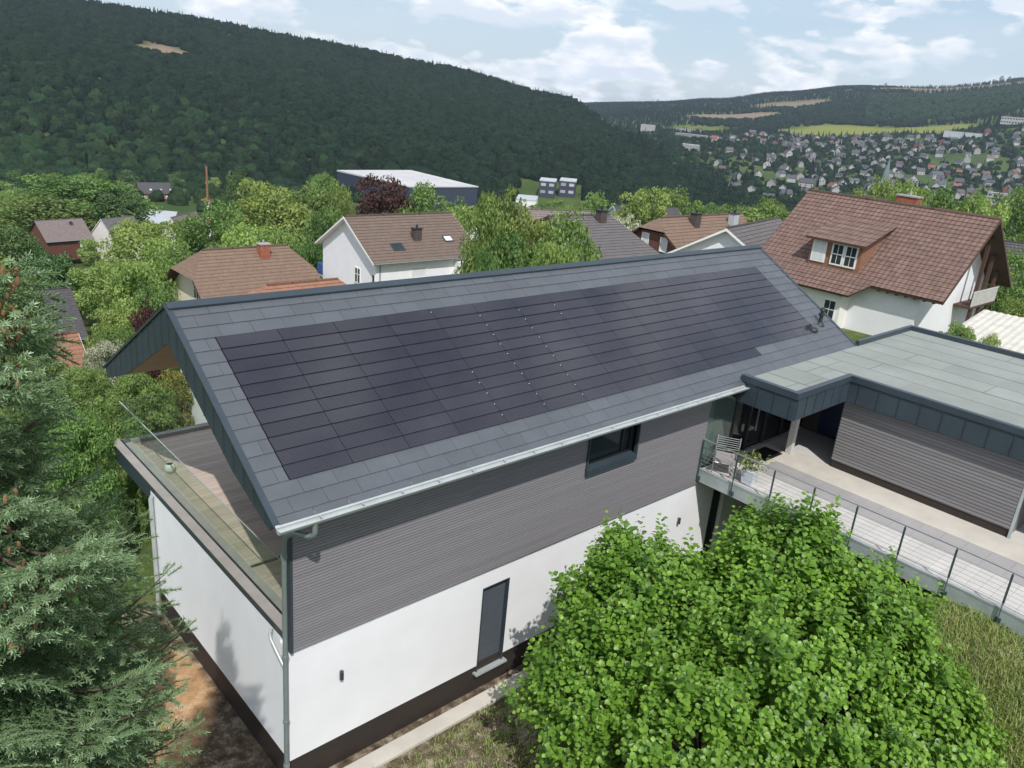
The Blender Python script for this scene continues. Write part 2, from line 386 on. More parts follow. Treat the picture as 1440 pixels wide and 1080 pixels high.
def build_cols():
    T = np.zeros((len(AZ), len(DN)))
    for i in range(len(AZ)):
        z = [a[1]*(1-RW[i])+b[1]*RW[i] for a, b in zip(NEARL, NEARR)]
        hill = max(0, min(1, (34.9+12-0 and (AZ[i]-33)/8.)))
        z1 = CAM[2]+SKY1[i]*D1[i]-9      # ground below the tree tops of the near crest
        for d in DN[9:]:
            # valley floor and rising town slope on the right
            town = np.interp(d, [560, 750, 1000, 1300, 1600, 1800, 2200, 2600, 2900, 3600, 7000],
                             [-52, -63, -52, -34, TWN[i], TWN[i]+22, 0, 0, 0, 0, 0])
            zf = CAM[2]+SKY2[i]*2850-8
            if d > 1800: town = TWN[i]+22+(zf-TWN[i]-22)*min(1, (d-1800)/1050.)**.9 if d <= 2850 else zf-(d-2850)*.03
            if i <= 6: town = -62+ (0 if d < 1500 else (zf+62)*min(1, (d-1500)/1350.))
            h = z1 if d >= D1[i] else -60+(z1+60)*max(0, (d-560)/(D1[i]-560.))**.93
            if d > D1[i]: h = z1-(d-D1[i])*.12
            z.append(max(h, town)*hill+town*(1-hill) if hill < 1 else max(h, town if (i >= 5 and d > 1700) else -62))
        T[i] = z
    return T
TT = build_cols()
def sm(t): t = np.clip(t, 0, 1); return t*t*(3-2*t)
def gz(x, y):
    x = np.asarray(x, float); y = np.asarray(y, float)
    dx, dy = x-CAM[0], y-CAM[1]; d = np.hypot(dx, dy); az = np.degrees(np.arctan2(dy, dx)); a = np.clip(az, AZ[-1], AZ[0])
    fa = np.interp(-a, -AZ, np.arange(len(AZ))); ia = np.clip(fa.astype(int), 0, len(AZ)-2); ta = fa-ia; ta = ta*ta*(3-2*ta)*.5+ta*.5
    fd = np.interp(d, DN, np.arange(len(DN))); jd = np.clip(fd.astype(int), 0, len(DN)-2); td = fd-jd
    far = (TT[ia, jd]*(1-td)+TT[ia, jd+1]*td)*(1-ta)+(TT[ia+1, jd]*(1-td)+TT[ia+1, jd+1]*td)*ta
    far = far+sm((d-100)/300)*(1.8*np.sin(x/37.+1)*np.sin(y/43.)+4*np.sin(x/140.)*np.cos(y/170.+2))*sm((6500-d)/3000)
    behind = sm((np.abs((az-46.5+180) % 360-180)-75)/40.)
    far = far*(1-behind)+np.interp(d, [0, 50, 3000], [1, 3, 60])*behind
    near = -.68+3.15*sm((-y-2.2)/4.6)*sm((x-4.)/7.)+1.0*sm((-y-5)/8.)*sm((5-x)/6)
    near = near-.11*np.maximum(0, y-8)-.03*np.maximum(0, -x-2)
    near = np.where((x > 15.3) & (y < 3), np.maximum(near, -.68+3.3*sm((x-15.3)/.7)*sm((3-y)/3.)), near)
    near = near+.05*np.sin(x*1.7+y)*np.sin(y*1.3-x*.6)*sm((np.hypot(x-6, y-3)-7)/4)
    w = sm((np.hypot(x-7, y)-17)/20.)
    return near*(1-w)+far*w
def gzf(x, y): return float(gz(x, y))
def at(px, d):
    """ground position in the azimuth of photo column px at distance d"""
    az = R(float(np.interp(px, [-600,-200,0,200,400,600,800,900,1000,1100,1200,1300,1440,1700,2100], [95.3,85.3,79.,71.6,63.2,54.,44.4,39.6,34.9,30.3,26.,21.9,16.6,8.,-2.])))
    return CAM[0]+d*math.cos(az), CAM[1]+d*math.sin(az)
def topz(px, py, d):
    v = CF+CR*(px-720)/FPX-CU*(py-540)/FPX
    return CAM[2]+v[2]/math.hypot(v[0], v[1])*d
def place(px, py, d):
    """world x, y on the ray through a photo point at horizontal distance d, and its height"""
    v = CF+CR*(px-720)/FPX-CU*(py-540)/FPX; h = math.hypot(v[0], v[1])
    return CAM[0]+v[0]/h*d, CAM[1]+v[1]/h*d, CAM[2]+v[2]/h*d

def ground():
    rng = np.random.default_rng(3)
    azs = np.concatenate([np.arange(-10, 102, .45), np.arange(102, 350, 4.)])
    ds = np.concatenate([np.arange(.5, 34, .45), 34*np.exp(np.linspace(0, math.log(3700/34.), 190))])
    A, D = np.meshgrid(np.radians(azs), ds, indexing='ij'); X = CAM[0]+D*np.cos(A); Y = CAM[1]+D*np.sin(A); Z = gz(X, Y)
    na, nd = A.shape
    V = np.stack([X, Y, Z], -1).reshape(-1, 3)
    I = np.arange(na*nd).reshape(na, nd); J = np.roll(I, -1, 0)
    F = np.stack([I[:, :-1], I[:, 1:], J[:, 1:], J[:, :-1]], -1).reshape(-1, 4)
    V = np.vstack([V, [[CAM[0], CAM[1], gzf(CAM[0], CAM[1])]]])
    m = bpy.data.materials.new('ground_cover'); m.use_nodes = True; nt = m.node_tree; b = nt.nodes['Principled BSDF']; b.inputs['Roughness'].default_value = .95
    b.inputs['Specular IOR Level'].default_value = .1
    geo = N(nt, 'ShaderNodeNewGeometry'); P = geo.outputs['Position']
    n1 = noise(nt, P, .55, 7, .65); n2 = noise(nt, P, 4., 6, .7); n3 = noise(nt, P, .012, 5, .6)
    g = ramp(nt, n1, [(.3, (.045, .085, .02)), (.5, (.085, .12, .035)), (.7, (.20, .19, .075))]).outputs[0]
    dirt = ramp(nt, n2, [(.35, (.055, .040, .028)), (.5, (.13, .10, .07)), (.66, (.34, .29, .22))]).outputs[0]
    dry = ramp(nt, n2, [(.3, (.13, .14, .05)), (.5, (.30, .25, .12)), (.7, (.42, .36, .21))]).outputs[0]
    sand = ramp(nt, n2, [(.3, (.26, .15, .08)), (.55, (.45, .28, .15)), (.7, (.55, .40, .26))]).outputs[0]
    farc = ramp(nt, n3, [(.35, (.035, .065, .02)), (.6, (.075, .11, .03))]).outputs[0]
    a = N(nt, 'ShaderNodeAttribute', attribute_name='cover'); sp = N(nt, 'ShaderNodeSeparateColor'); Lk(nt, a.outputs['Color'], sp.inputs[0])
    a2 = N(nt, 'ShaderNodeAttribute', attribute_name='cover2'); sp2 = N(nt, 'ShaderNodeSeparateColor'); Lk(nt, a2.outputs['Color'], sp2.inputs[0])
    def thr(s, lo=.35, hi=.65):
        k = math_n(nt, 'ADD', s, math_n(nt, 'MULTIPLY', math_n(nt, 'SUBTRACT', n1, .5), .9)); return ramp(nt, k, [(lo, 0.), (hi, 1.)]).outputs[0]
    c = mixc(nt, thr(sp.outputs[0]), g, dirt); c = mixc(nt, thr(sp.outputs[1]), c, dry); c = mixc(nt, thr(sp.outputs[2]), c, sand)
    c = mixc(nt, sp2.outputs[0], c, farc)
    c = mixc(nt, sp2.outputs[1], c, (.19, .21, .045)); c = mixc(nt, sp2.outputs[2], c, ramp(nt, n1, [(.3, (.19, .135, .10)), (.7, (.27, .21, .14))]).outputs[0])
    Lk(nt, c, b.inputs['Base Color'])
    bp = N(nt, 'ShaderNodeBump'); bp.inputs['Strength'].default_value = .6; bp.inputs['Distance'].default_value = .08; Lk(nt, n2, bp.inputs['Height']); Lk(nt, bp.outputs[0], b.inputs['Normal'])
    M['ground'] = m
    me = np_mesh('ground', V, F, m, smooth=True)
    x, y = V[:, 0], V[:, 1]; d = np.hypot(x-CAM[0], y-CAM[1])
    dirt_w = sm((5.5-np.abs(y+3.))/2.5)*sm((9.5-x)/3)*sm((x+.2)/1.)+sm((2.2-np.abs(x+1.2))/1.)*sm((8-y)/2)
    dry_w = sm((x-9.5)/2.5)*sm((-5.-y)/1.5)*sm((-y)/3)+.8*sm((x-7.)/3)*sm((-8-y)/2)
    sand_w = sm((1.7-np.hypot(x+1.3, (y-4.0)*.55))/.9)
    c1 = np.stack([dirt_w, dry_w, sand_w, np.ones_like(x)], -1)
    fw = sm((d-60)/60.); fld, clr = cover_masks(x, y)
    c2 = np.stack([fw, fld, clr, np.ones_like(x)], -1)
    for nme, cc in (('cover', c1), ('cover2', c2)):
        at_ = me.color_attributes.new(nme, 'FLOAT_COLOR', 'POINT'); at_.data.foreach_set('color', np.clip(cc, 0, 1).astype(np.float32).ravel())
    o = bpy.data.objects.new('ground', me); link(o); o['kind'] = 'structure'
def polar(x, y):
    d = np.hypot(x-CAM[0], y-CAM[1]); az = np.degrees(np.arctan2(y-CAM[1], x-CAM[0])); return az, d
def blob(az, d, a0, d0, ra, rd): return sm((1.15-np.sqrt(((az-a0)/ra)**2+((d-d0)/rd)**2))/.3)
def cover_masks(x, y):
    az, d = polar(x, y)
    fld = np.maximum(blob(az, d, 26.8, 1735, 3.8, 85), blob(az, d, 21.5, 1730, 2.4, 45)); fld = np.maximum(fld, blob(az, d, 35.5, 1750, 2.5, 60)*.5)
    clr = np.maximum(blob(az, d, 70.4, 1005, 1.7, 42), blob(az, d, 33.5, 2020, 3.0, 95))
    clr = np.maximum(clr, blob(az, d, 22., 2720, 5.5, 170)); clr = np.maximum(clr, blob(az, d, 30., 2300, 2.4, 120)*.9)
    clr = np.maximum(clr, blob(az, d, 14., 2740, 6.5, 170))
    return fld, clr
ground()
# ------------------------------------------------------------------ main house
YR, ZR, ZE, OV = 3.385, 7.623, 5.269, .6; TS = (ZR-ZE)/(YR+OV); SL = math.sqrt(1+TS*TS); LS = (YR+OV)*SL
XV, XF = -.503, 18.235
def rp(u, s, h=0., side=1):
    """point on the roof: x = u, s metres up the slope from the eave, h above the covering"""
    y = -OV+s/SL; z = ZE+s*TS/SL
    y -= h*TS/SL; z += h/SL
    if side < 0: y = 2*YR-y
    return (u, y, z)
rnd = random.Random(5)
def main_house():
    H = empty('modern_house', (0, 0, 0), 0, 'large modern house with slate gable roof full of solar panels, grey siding over white walls', 'house')
    # ground floor
    b = MB()
    b.box((0, 0, 0), (4.33, .3, 2.40)); b.box((5.08, 0, 0), (12.55, .3, 2.40)); b.box((4.33, 0, 1.94), (5.08, .3, 2.40))
    b.box((13.15, 0, -.65), (18, .3, 2.60)); b.box((12.55, .06, 2.0), (13.15, .3, 2.40))
    b.box((0, .3, 0), (.3, 6.25, 2.52)); b.box((0, 6.25, 0), (18, 6.55, 2.52)); b.box((17.7, .3, -.6), (18, 6.25, 2.5))
    b.build('ground_floor_wall', M['white_render'], H)
    b = MB(); b.box((.04, .04, -1.6), (12.5, 6.5, -.003)); b.build('plinth', M['plinth'], H)
    # door: shutter slats in a frame
    b = MB(); b.box((4.34, .10, -.14), (5.07, .13, 1.93))
    for k in range(30): b.box((4.37, .085, -.11+k*.068), (5.04, .10, -.11+k*.068+.058))
    d = b.build('side_door', M['door_grey'], H)
    b = MB(); b.box((4.33, .0, -.17), (4.365, .12, 1.94)); b.box((5.045, .0, -.17), (5.08, .12, 1.94)); b.box((4.365, .0, 1.905), (5.045, .12, 1.94)); b.build('frame', M['anthracite'], d)
    b = MB(); b.box((4.27, -.09, -.215), (5.15, .1, -.172)); b.build('sill', M['zinc'], d)
    b = MB(); b.box((12.58, .10, -.55), (13.12, .14, 2.0)); b.build('cellar_door', M['black'], H)
    # siding: proud slats
    def siding(name, x0, x1, z0, z1, y, hole=None):
        b = MB(); n = int((z1-z0)/.0575); rr = random.Random(2)
        b.box((x0, y+.022, z0), (x1, y+.07, z1), 0, .3) if hole is None else None
        if hole: 
            hx0, hx1, hz0, hz1 = hole
            b.box((x0, y+.022, z0), (hx0, y+.07, z1), 0, .3); b.box((hx1, y+.022, z0), (x1, y+.07, z1), 0, .3); b.box((hx0, y+.022, z0), (hx1, y+.07, hz0), 0, .3)
            b.box((hx0, y+.022, hz1), (hx1, y+.07, z1), 0, .3)
        for k in range(n):
            za = z0+k*(z1-z0)/n; zb = za+(z1-z0)/n-.009
            xs = x0; 
            while xs < x1-.01:
                xe = min(x1, xs+rr.uniform(2.8, 4.2)); 
                if x1-xe < .8: xe = x1
                t = rr.random(); segs = [(xs, xe)]
                if hole and zb > hz0 and za < hz1:
                    segs = [(a, c) for a, c in ((xs, min(xe, hx0)), (max(xs, hx1), xe)) if c-a > .01]
                for a, c in segs: b.prism([(y+.021, za), (y+.021, zb), (y+.004, zb), (y, za+.012), (y+.003, za)][::-1], a, c-.002, 'x', 0, t)
                xs = xe
        return b.build(name, M['siding'], H)
    siding('siding', .05, 11.54, 2.40, 5.27, -.07, (7.02, 8.62, 4.0, 4.99))
    b = MB(); b.box((.0, -.085, 2.385), (.048, .02, 5.2)); b.build('corner_trim', M['anthracite'], H)
    b = MB(); b.box((.02, .021, 2.52), (2.75, .22, 5.12)); b.build('wing_wall', M['siding'], H)
    # upper floor body (dark wall boxes behind siding) with window niche
    b = MB(); b.box((2.8, .02, 2.54), (6.98, .24, 5.2)); b.box((8.66, .02, 2.54), (11.5, .24, 5.2)); b.box((6.98, .02, 2.54), (8.66, .24, 3.98)); b.box((6.98, .02, 5.0), (8.66, .24, 5.2))
    b.box((2.8, 6.55, 2.54), (18, 6.8, 5.55)); b.box((17.8, .3, 2.6), (18, 6.5, 5.2)); b.build('upper_wall', M['siding'], H)
    b = MB(); b.box((2.9, .3, 2.2), (17.7, 6.4, 2.5)); b.build('upper_floor', M['concrete_grey'], H)
    # window with apron
    b = MB(); b.box((7.03, .10, 4.02), (8.61, .13, 4.98)); w = b.build('window', M['pane'], H)
    b = MB(); b.box((7.03, .02, 4.02), (7.10, .16, 4.98)); b.box((8.54, .02, 4.02), (8.61, .16, 4.98)); b.box((7.10, .02, 4.02), (8.54, .16, 4.09)); b.box((7.10, .02, 4.91), (8.54, .16, 4.98)); b.box((8.30, .06, 4.09), (8.35, .14, 4.91))
    b.build('frame', M['anthracite_dark'], w)
    b = MB(); b.prism([(-.15, 3.86), (-.085, 3.86), (.02, 4.03), (-.15, 4.0)], 6.98, 8.66, 'x'); b.build('sill', M['anthracite'], w)
    for xj, yj_ in ((8.62, -.15), (6.98, -.11)):
        b = MB(); b.box((xj, yj_, 3.99), (xj+.04, .02, 4.99)); b.build('jamb', M['anthracite'], w)
    # gable end glazing behind the terrace
    b = MB(); fx = 2.78
    b.prism([(.25, 2.62), (6.5, 2.62), (6.5, 5.12), (3.385, 6.9), (.25, 5.1)], fx, fx+.03, 'x'); gl = b.build('gable_glazing', M['pane'], H)
    b = MB()
    for y in (.25, 1.75, 3.3, 4.85, 6.45): b.box((fx-.05, y-.035, 2.62), (fx-.002, y+.035, 5.1))
    b.box((fx-.051, .25, 4.95), (fx-.004, 6.5, 5.03)); b.box((fx-.051, .25, 2.60), (fx-.004, 6.5, 2.68)); b.build('frame', M['black'], gl)
    # roof shell
    T = .55
    poly = [(7.28, 5.322), (YR, ZR-.01), (-.51, 5.322), (-.44, 5.12), (.87, 5.58), (YR, 6.98), (5.9, 5.58), (7.18, 5.10)]
    b = MB(); ih = 2.
    # shell built as quads along x (soffit side uses timber)
    x0, x1 = XV+.04, XF-.03
    def strip(pa, pb, mi): 
        b.add([(x0, *pa), (x1, *pa), (x1, *pb), (x0, *pb)], [(0, 1, 2, 3)], mi)
    outer = poly[:3]; inner = poly[3:]
    strip(poly[1], poly[0], 0); strip(poly[2], poly[1], 0); strip(poly[3], poly[2], 0); strip(poly[0], poly[7], 0)
    for i in (3, 4, 5, 6): strip(poly[i+1], poly[i], 1)
    b.build('roof_shell', [M['anthracite'], M['soffit']], H)
    # gable fascias (seamed metal) near and far
    for xa, xb, nm in ((XV, XV+.038, 'near'), (XF-.03, XF-.001, 'far')):
        b = MB(); 
        lh = [(7.285, 5.31), (YR, ZR+.015), (YR, 6.96), (5.9, 5.57), (7.18, 5.085)]; rh = [(-.55, 5.30), (-.44, 5.10), (.87, 5.57), (YR, 6.96), (YR, ZR+.015)]
        b.prism(lh, xa, xb, 'x'); b.prism(rh[::1], xa, xb, 'x')
        if nm == 'near':
            y = -.3
            while y < 7.1:
                zt = ZR-TS*abs(y-YR)-.01; dy = abs(y-YR); zb = 6.96-.553*dy if dy < 2.515 else 5.57-.36*(dy-2.515)
                b.box((xa-.018, y-.007, zb+.02), (xa, y+.007, zt)); y += .36
        b.build('verge_fascia', M['anthracite'], H)
        b = MB()
        for sgn in (1, -1):
            e = rp(0, -.02, 0, sgn); r_ = rp(0, LS, 0, sgn)
            w0, w1 = (xa-.03, xa+.075) if nm == 'near' else (xb-.075, xb+.03)
            a, c = (e[1], e[2]), (r_[1], r_[2])
            pts = [(a[0], a[1]-.02), (c[0], c[1]-.02), (c[0], c[1]+.035), (a[0], a[1]+.035)]
            if sgn < 0: pts = pts[::-1]
            b.prism(pts, w0, w1, 'x')
        b.build('verge_trim', M['anthracite'], H)
    # solar panels: 11 courses, 15 columns of 1.13 m
    PH = .281; S0 = .68; rows = 11
    panels = []
    for r in range(rows):
        n = 12 if r == 0 else 15
        for c in range(n):
            panels.append((r, c))
    panels.sort(key=lambda rc: rc[1]*1.0+rc[0]*.25)
    def panel_mb(b, r, c):
        u0 = .04+c*1.13+.005; u1 = u0+1.12; s0 = S0+r*PH-.006; s1 = s0+PH+.004; h0, h1 = .034, .016
        ti = rnd.random()*.9+(.1 if rnd.random() < .1 else 0)
        vs = [rp(u0, s0, h0), rp(u1, s0, h0), rp(u1, s1, h1), rp(u0, s1, h1), rp(u0, s0, .004), rp(u1, s0, .004), rp(u1, s1, .004), rp(u0, s1, .004)]
        uv = [(u0, s0), (u1, s0), (u1, s1), (u0, s1)]
        b.add(vs, [(0, 1, 2, 3), (4, 5, 1, 0), (5, 6, 2, 1), (6, 7, 3, 2), (7, 4, 0, 3)], 0, ti, False, [uv, [(0, .02)]*4, [(0, .02)]*4, [(0, .02)]*4, [(0, .02)]*4])
    for r, c in panels[:100]:
        b = MB(); panel_mb(b, r, c); b.build('solar_panel', M['pv'], H)
    b = MB()
    for r, c in panels[100:]: panel_mb(b, r, c)
    b.build('solar_panel_field', M['pv'], H, kind='stuff')
    # under-sheet below the panels, slates around
    b = MB(); uv4 = None
    b.add([rp(.02, S0-.01, .003), rp(17.0, S0-.01, .003), rp(17.0, S0+rows*PH+.01, .003), rp(.02, S0+rows*PH+.01, .003)], [(0, 1, 2, 3)]); b.build('panel_underlay', M['matt_black'], H)
    def slates(side):
        b = MB(); tw = .60; rr = random.Random(9+side); k = 0; s = -.03-(.0)
        starts = [-.02, .12, .40]+[S0+i*PH for i in range(rows)]+[S0+rows*PH+i*PH for i in range(3)]
        ends = starts[1:]+[LS+.0]
        for k, (s0, s1) in enumerate(zip(starts, ends)):
            ranges = [(XV+.07, XF-.07)]
            if side > 0 and 3 <= k < 3+rows:
                right = .04+(12 if k == 3 else 15)*1.13
                ranges = [(XV+.07, .032), (right+.006, XF-.07)]
            for xa, xb in ranges:
                x = xa-(tw*.5 if k % 2 else 0)
                while x < xb:
                    a = max(xa, x); c = min(xb, x+tw-.006); x += tw
                    if c-a < .02: continue
                    t = rr.random()**1.3; h0, h1 = .019+rr.random()*.004, .006
                    vs = [rp(a, s0-.004, h0, side), rp(c, s0-.004, h0, side), rp(c, s1, h1, side), rp(a, s1, h1, side), rp(a, s0-.004, .001, side), rp(c, s0-.004, .001, side)]
                    fs = [(0, 1, 2, 3), (4, 5, 1, 0), (5, 2, 1), (4, 0, 3)] if side > 0 else [(3, 2, 1, 0), (0, 1, 5, 4)]
                    b.add(vs, fs, 0, t)
        return b.build('slate_covering', M['slate'], H)
    slates(1); slates(-1)
    b = MB(); b.prism([(YR-.13, ZR-.045), (YR+.13, ZR-.045), (YR+.14, ZR-.01), (YR, ZR+.065), (YR-.14, ZR-.01)], XV+.0, XF-.0, 'x'); b.build('ridge_cap', M['anthracite'], H)
    # snow-guard clips: the small bright dots between some panel columns
    for c, rlist in ((4, (0, 1, 2, 3, 4, 10)), (5, range(0, 10)), (6, range(0, 10)), (7, (8, 9))):
        for r in rlist:
            u, s = .04+c*1.13-.02, S0+r*PH+.17
            b = MB(); p = rp(u, s, .035); b.lathe([(.001, .014), (.009, .011), (.011, 0.)], p, 8); b.build('clip', M['zinc'], H)
    # gutter along the eave
    b = MB(); gx0, gx1 = XV+.0, 11.96; gy, gzz = -.715, 5.235; rad = .068
    prof = [(gy+rad*math.cos(a), gzz+rad*math.sin(a)) for a in np.linspace(0, -math.pi, 11)]
    for i in range(10):
        (ya, za), (yb, zb) = prof[i], prof[i+1]
        b.add([(gx0, ya, za), (gx1, ya, za), (gx1, yb, zb), (gx0, yb, zb)], [(0, 1, 2, 3)], 0, None, True)
        k = .93; q = lambda y, z: (gy+(y-gy)*k, gzz+(z-gzz)*k)
        (ya, za), (yb, zb) = q(ya, za), q(yb, zb)
        b.add([(gx0, ya, za), (gx1, ya, za), (gx1, yb, zb), (gx0, yb, zb)], [(3, 2, 1, 0)], 0, None, True)
    b.tube([(gx0, gy-rad, gzz+.004), (gx1, gy-rad, gzz+.004)], .011, 8)
    for x in (gx0, gx1-.004): b.prism(prof[::-1], x, x+.004, 'x')
    g = b.build('gutter', M['zinc'], H)
    b = MB()
    x = .2
    while x < gx1: b.box((x, gy-rad-.004, gzz+.008), (x+.025, gy+rad+.03, gzz+.014)); x += .75
    b.build('bracket', M['zinc'], g)
    b = MB(); b.prism([(-.655, 5.245), (-.60, 5.285), (-.56, 5.305), (-.56, 5.300), (-.60, 5.262), (-.652, 5.238)][::-1], gx0, gx1, 'x'); b.build('drip_edge', M['zinc'], H)
    b = MB(); b.box((gx0+.05, -.64, 5.10), (gx1, -.615, 5.24)); b.build('eave_board', M['zinc'], H)
    b = MB()
    b.tube([(.10, -.715, 5.18), (.10, -.715, 5.02), (.09, -.69, 4.96), (.06, -.60, 4.90), (-.04, -.30, 4.84), (-.095, -.14, 4.72), (-.10, -.09, 4.55), (-.10, -.085, 2.35)], .043, 12)
    b.tube([(-.10, -.085, 2.36), (-.10, -.085, -.05)], .043, 12); b.tube([(-.10, -.085, .0), (-.10, -.085, -1.0)], .056, 12)
    for z in (4.3, 2.36, 1.0, .02): b.tube([(-.10, -.085, z), (-.10, -.085, z+.05)], .056, 12)
    b.build('downpipe', M['zinc_pipe'], H)
    b = MB(); b.tube([(-.03, .55, 2.52), (-.10, .48, 2.50), (-.12, .40, 2.44), (-.10, -.02, 2.15), (-.10, -.05, 2.10)], .028, 10); b.build('overflow_pipe', M['zinc'], H)
    b = MB(); b.tube([(-.02, 6.35, 2.5), (-.07, 6.35, 2.42), (-.07, 6.35, -1.6)], .05, 12); b.build('downpipe', M['zinc'], H)
    for lx in (1.0, 11.03):
        b = MB(); b.tube([(lx, -.06, 1.36), (lx, -.06, 1.53)], .038, 14); l = b.build('wall_lamp', M['anthracite'], H)
        b = MB(); b.box((lx-.015, -.03, 1.42), (lx+.015, 0, 1.47)); b.build('bracket', M['steel'], l)
    # vents near the far verge
    b = MB(); p = Vector(rp(17.48, 1.20, 0)); b.tube([p, p+Vector((0, 0, .42))], .055, 14); b.tube([p+Vector((0, 0, .28)), p+Vector((0, 0, .33))], .095, 14)
    b.tube([p+Vector((0, 0, .42)), p+Vector((0, 0, .52))], [.085, .05], 14); b.tube([p-Vector((0, 0, .02)), p+Vector((0, 0, .07))], [.15, .07], 14); b.build('vent_pipe', M['anthracite_dark'], H)
    b = MB(); p = Vector(rp(16.85, 1.04, 0)); b.lathe([(.0, .10), (.10, .09), (.15, .05), (.15, .0)], p, 16); b.build('roof_vent', M['anthracite_dark'], H)
    # corner glazing beside the footbridge, entrance front under the flat roof
    b = MB(); b.box((11.56, .02, 2.82), (12.86, .035, 5.1)); b.build('corner_window', M['glass_wall'], H)
    b = MB(); b.box((11.55, .06, 2.6), (11.62, .12, 5.2)); b.box((12.5, .5, 2.8), (12.68, .68, 5.2)); b.build('window_post', M['concrete_light'], H)
    b = MB(); b.box((12.9, .05, 2.82), (17.8, .10, 5.1)); e = b.build('entrance_front', M['pane_dark'], H)
    b = MB()
    for x in (12.88, 13.7, 14.6, 15.6, 16.6, 17.75): b.box((x, -.01, 2.82), (x+.06, .049, 5.1))
    b.box((12.94, -.01, 4.95), (17.75, .048, 5.1)); b.build('frame', M['anthracite_dark'], e)
    b = MB(); b.box((14.02, -.07, 3.35), (14.05, -.03, 4.35)); b.build('door_handle', M['steel'], e)
    b = MB(); b.box((11.6, 1.8, 2.55), (12.85, 1.86, 5.0)); b.box((11.6, .04, 2.5), (12.85, 1.8, 2.56)); b.build('inner_wall', M['interior'], H)
    # terrace
    b = MB(); b.box((.06, .24, 2.24), (2.76, 9.15, 2.55)); b.box((2.76, 6.82, 2.24), (7.0, 9.15, 2.55)); t = b.build('terrace_slab', M['anthracite'], H)
    b = MB(); rr = random.Random(4); y = .30
    while y < 9.0:
        b.box((.42, y, 2.55), (2.74, y+.138, 2.60), 0, rr.random()); y += .145
    y = 6.84
    while y < 9.0: b.box((2.745, y, 2.55), (6.9, y+.138, 2.60), 0, rr.random()); y += .145
    b.build('decking', M['deck_wood'], t)
    b = MB(); b.box((.0, .0, 2.521), (.022, 9.2, 2.69)); b.box((.022, 9.16, 2.24), (7.0, 9.2, 2.69)); b.box((.0, 6.56, 2.26), (.022, 9.2, 2.520)); b.build('edge_fascia', M['anthracite'], t)
    b = MB(); b.box((-.02, .02, 2.69), (.17, 9.22, 2.712)); b.box((.24, .24, 2.60), (.40, 9.0, 2.665)); b.box((.40, 9.0, 2.60), (7.0, 9.14, 2.70)); b.build('coping', M['coping_grey'], t)
    b = MB(); b.box((.172, .24, 2.56), (.236, 9.12, 2.675)); b.build('glass_channel', M['anthracite_dark'], t)
    for y in (1.0, 2.35): 
        b = MB(); b.box((.42, y, 2.601), (2.7, y+.07, 2.612)); b.build('drain', M['black'], t)
    yj = [.28, 1.48, 2.98, 4.48, 5.98, 7.48, 9.06]
    for a, c in zip(yj[:-1], yj[1:]):
        b = MB(); b.box((.197, a+.012, 2.64), (.211, c-.012, 3.76)); p = b.build('glass_panel', M['glass_rail'], t)
        b = MB(); b.box((.194, a+.012, 3.76), (.214, c-.012, 3.772)); b.build('edge_trim', M['galv'], p)
    for a, c in ((.22, 1.7), (1.72, 3.2), (3.22, 4.7), (4.72, 6.2)):
        b = MB(); b.box((a, 9.06, 2.70), (c, 9.074, 3.76)); b.build('glass_panel', M['glass_rail'], t)
    return H
main_house()
# lantern on the terrace coping
b = MB(); c = (.62, 7.05, 2.60)
L = empty('lantern', c, 0, 'small white round lantern on the terrace deck beside the glass balustrade', 'lantern')
b.lathe([(.0, .0), (.09, .01), (.12, .10), (.105, .18), (.07, .215)], (0, 0, 0), 18); b.build('bowl', M['pot_white'], L)
b = MB(); b.tube([(-.085, 0, .2), (-.07, 0, .30), (0, 0, .34), (.07, 0, .30), (.085, 0, .2)], .007, 6); b.build('handle', M['galv'], L)
b = MB(); b.lathe([(.066, .212), (.055, .2), (.0, .19)], (0, 0, 0), 18); b.build('candle', M['black'], L)

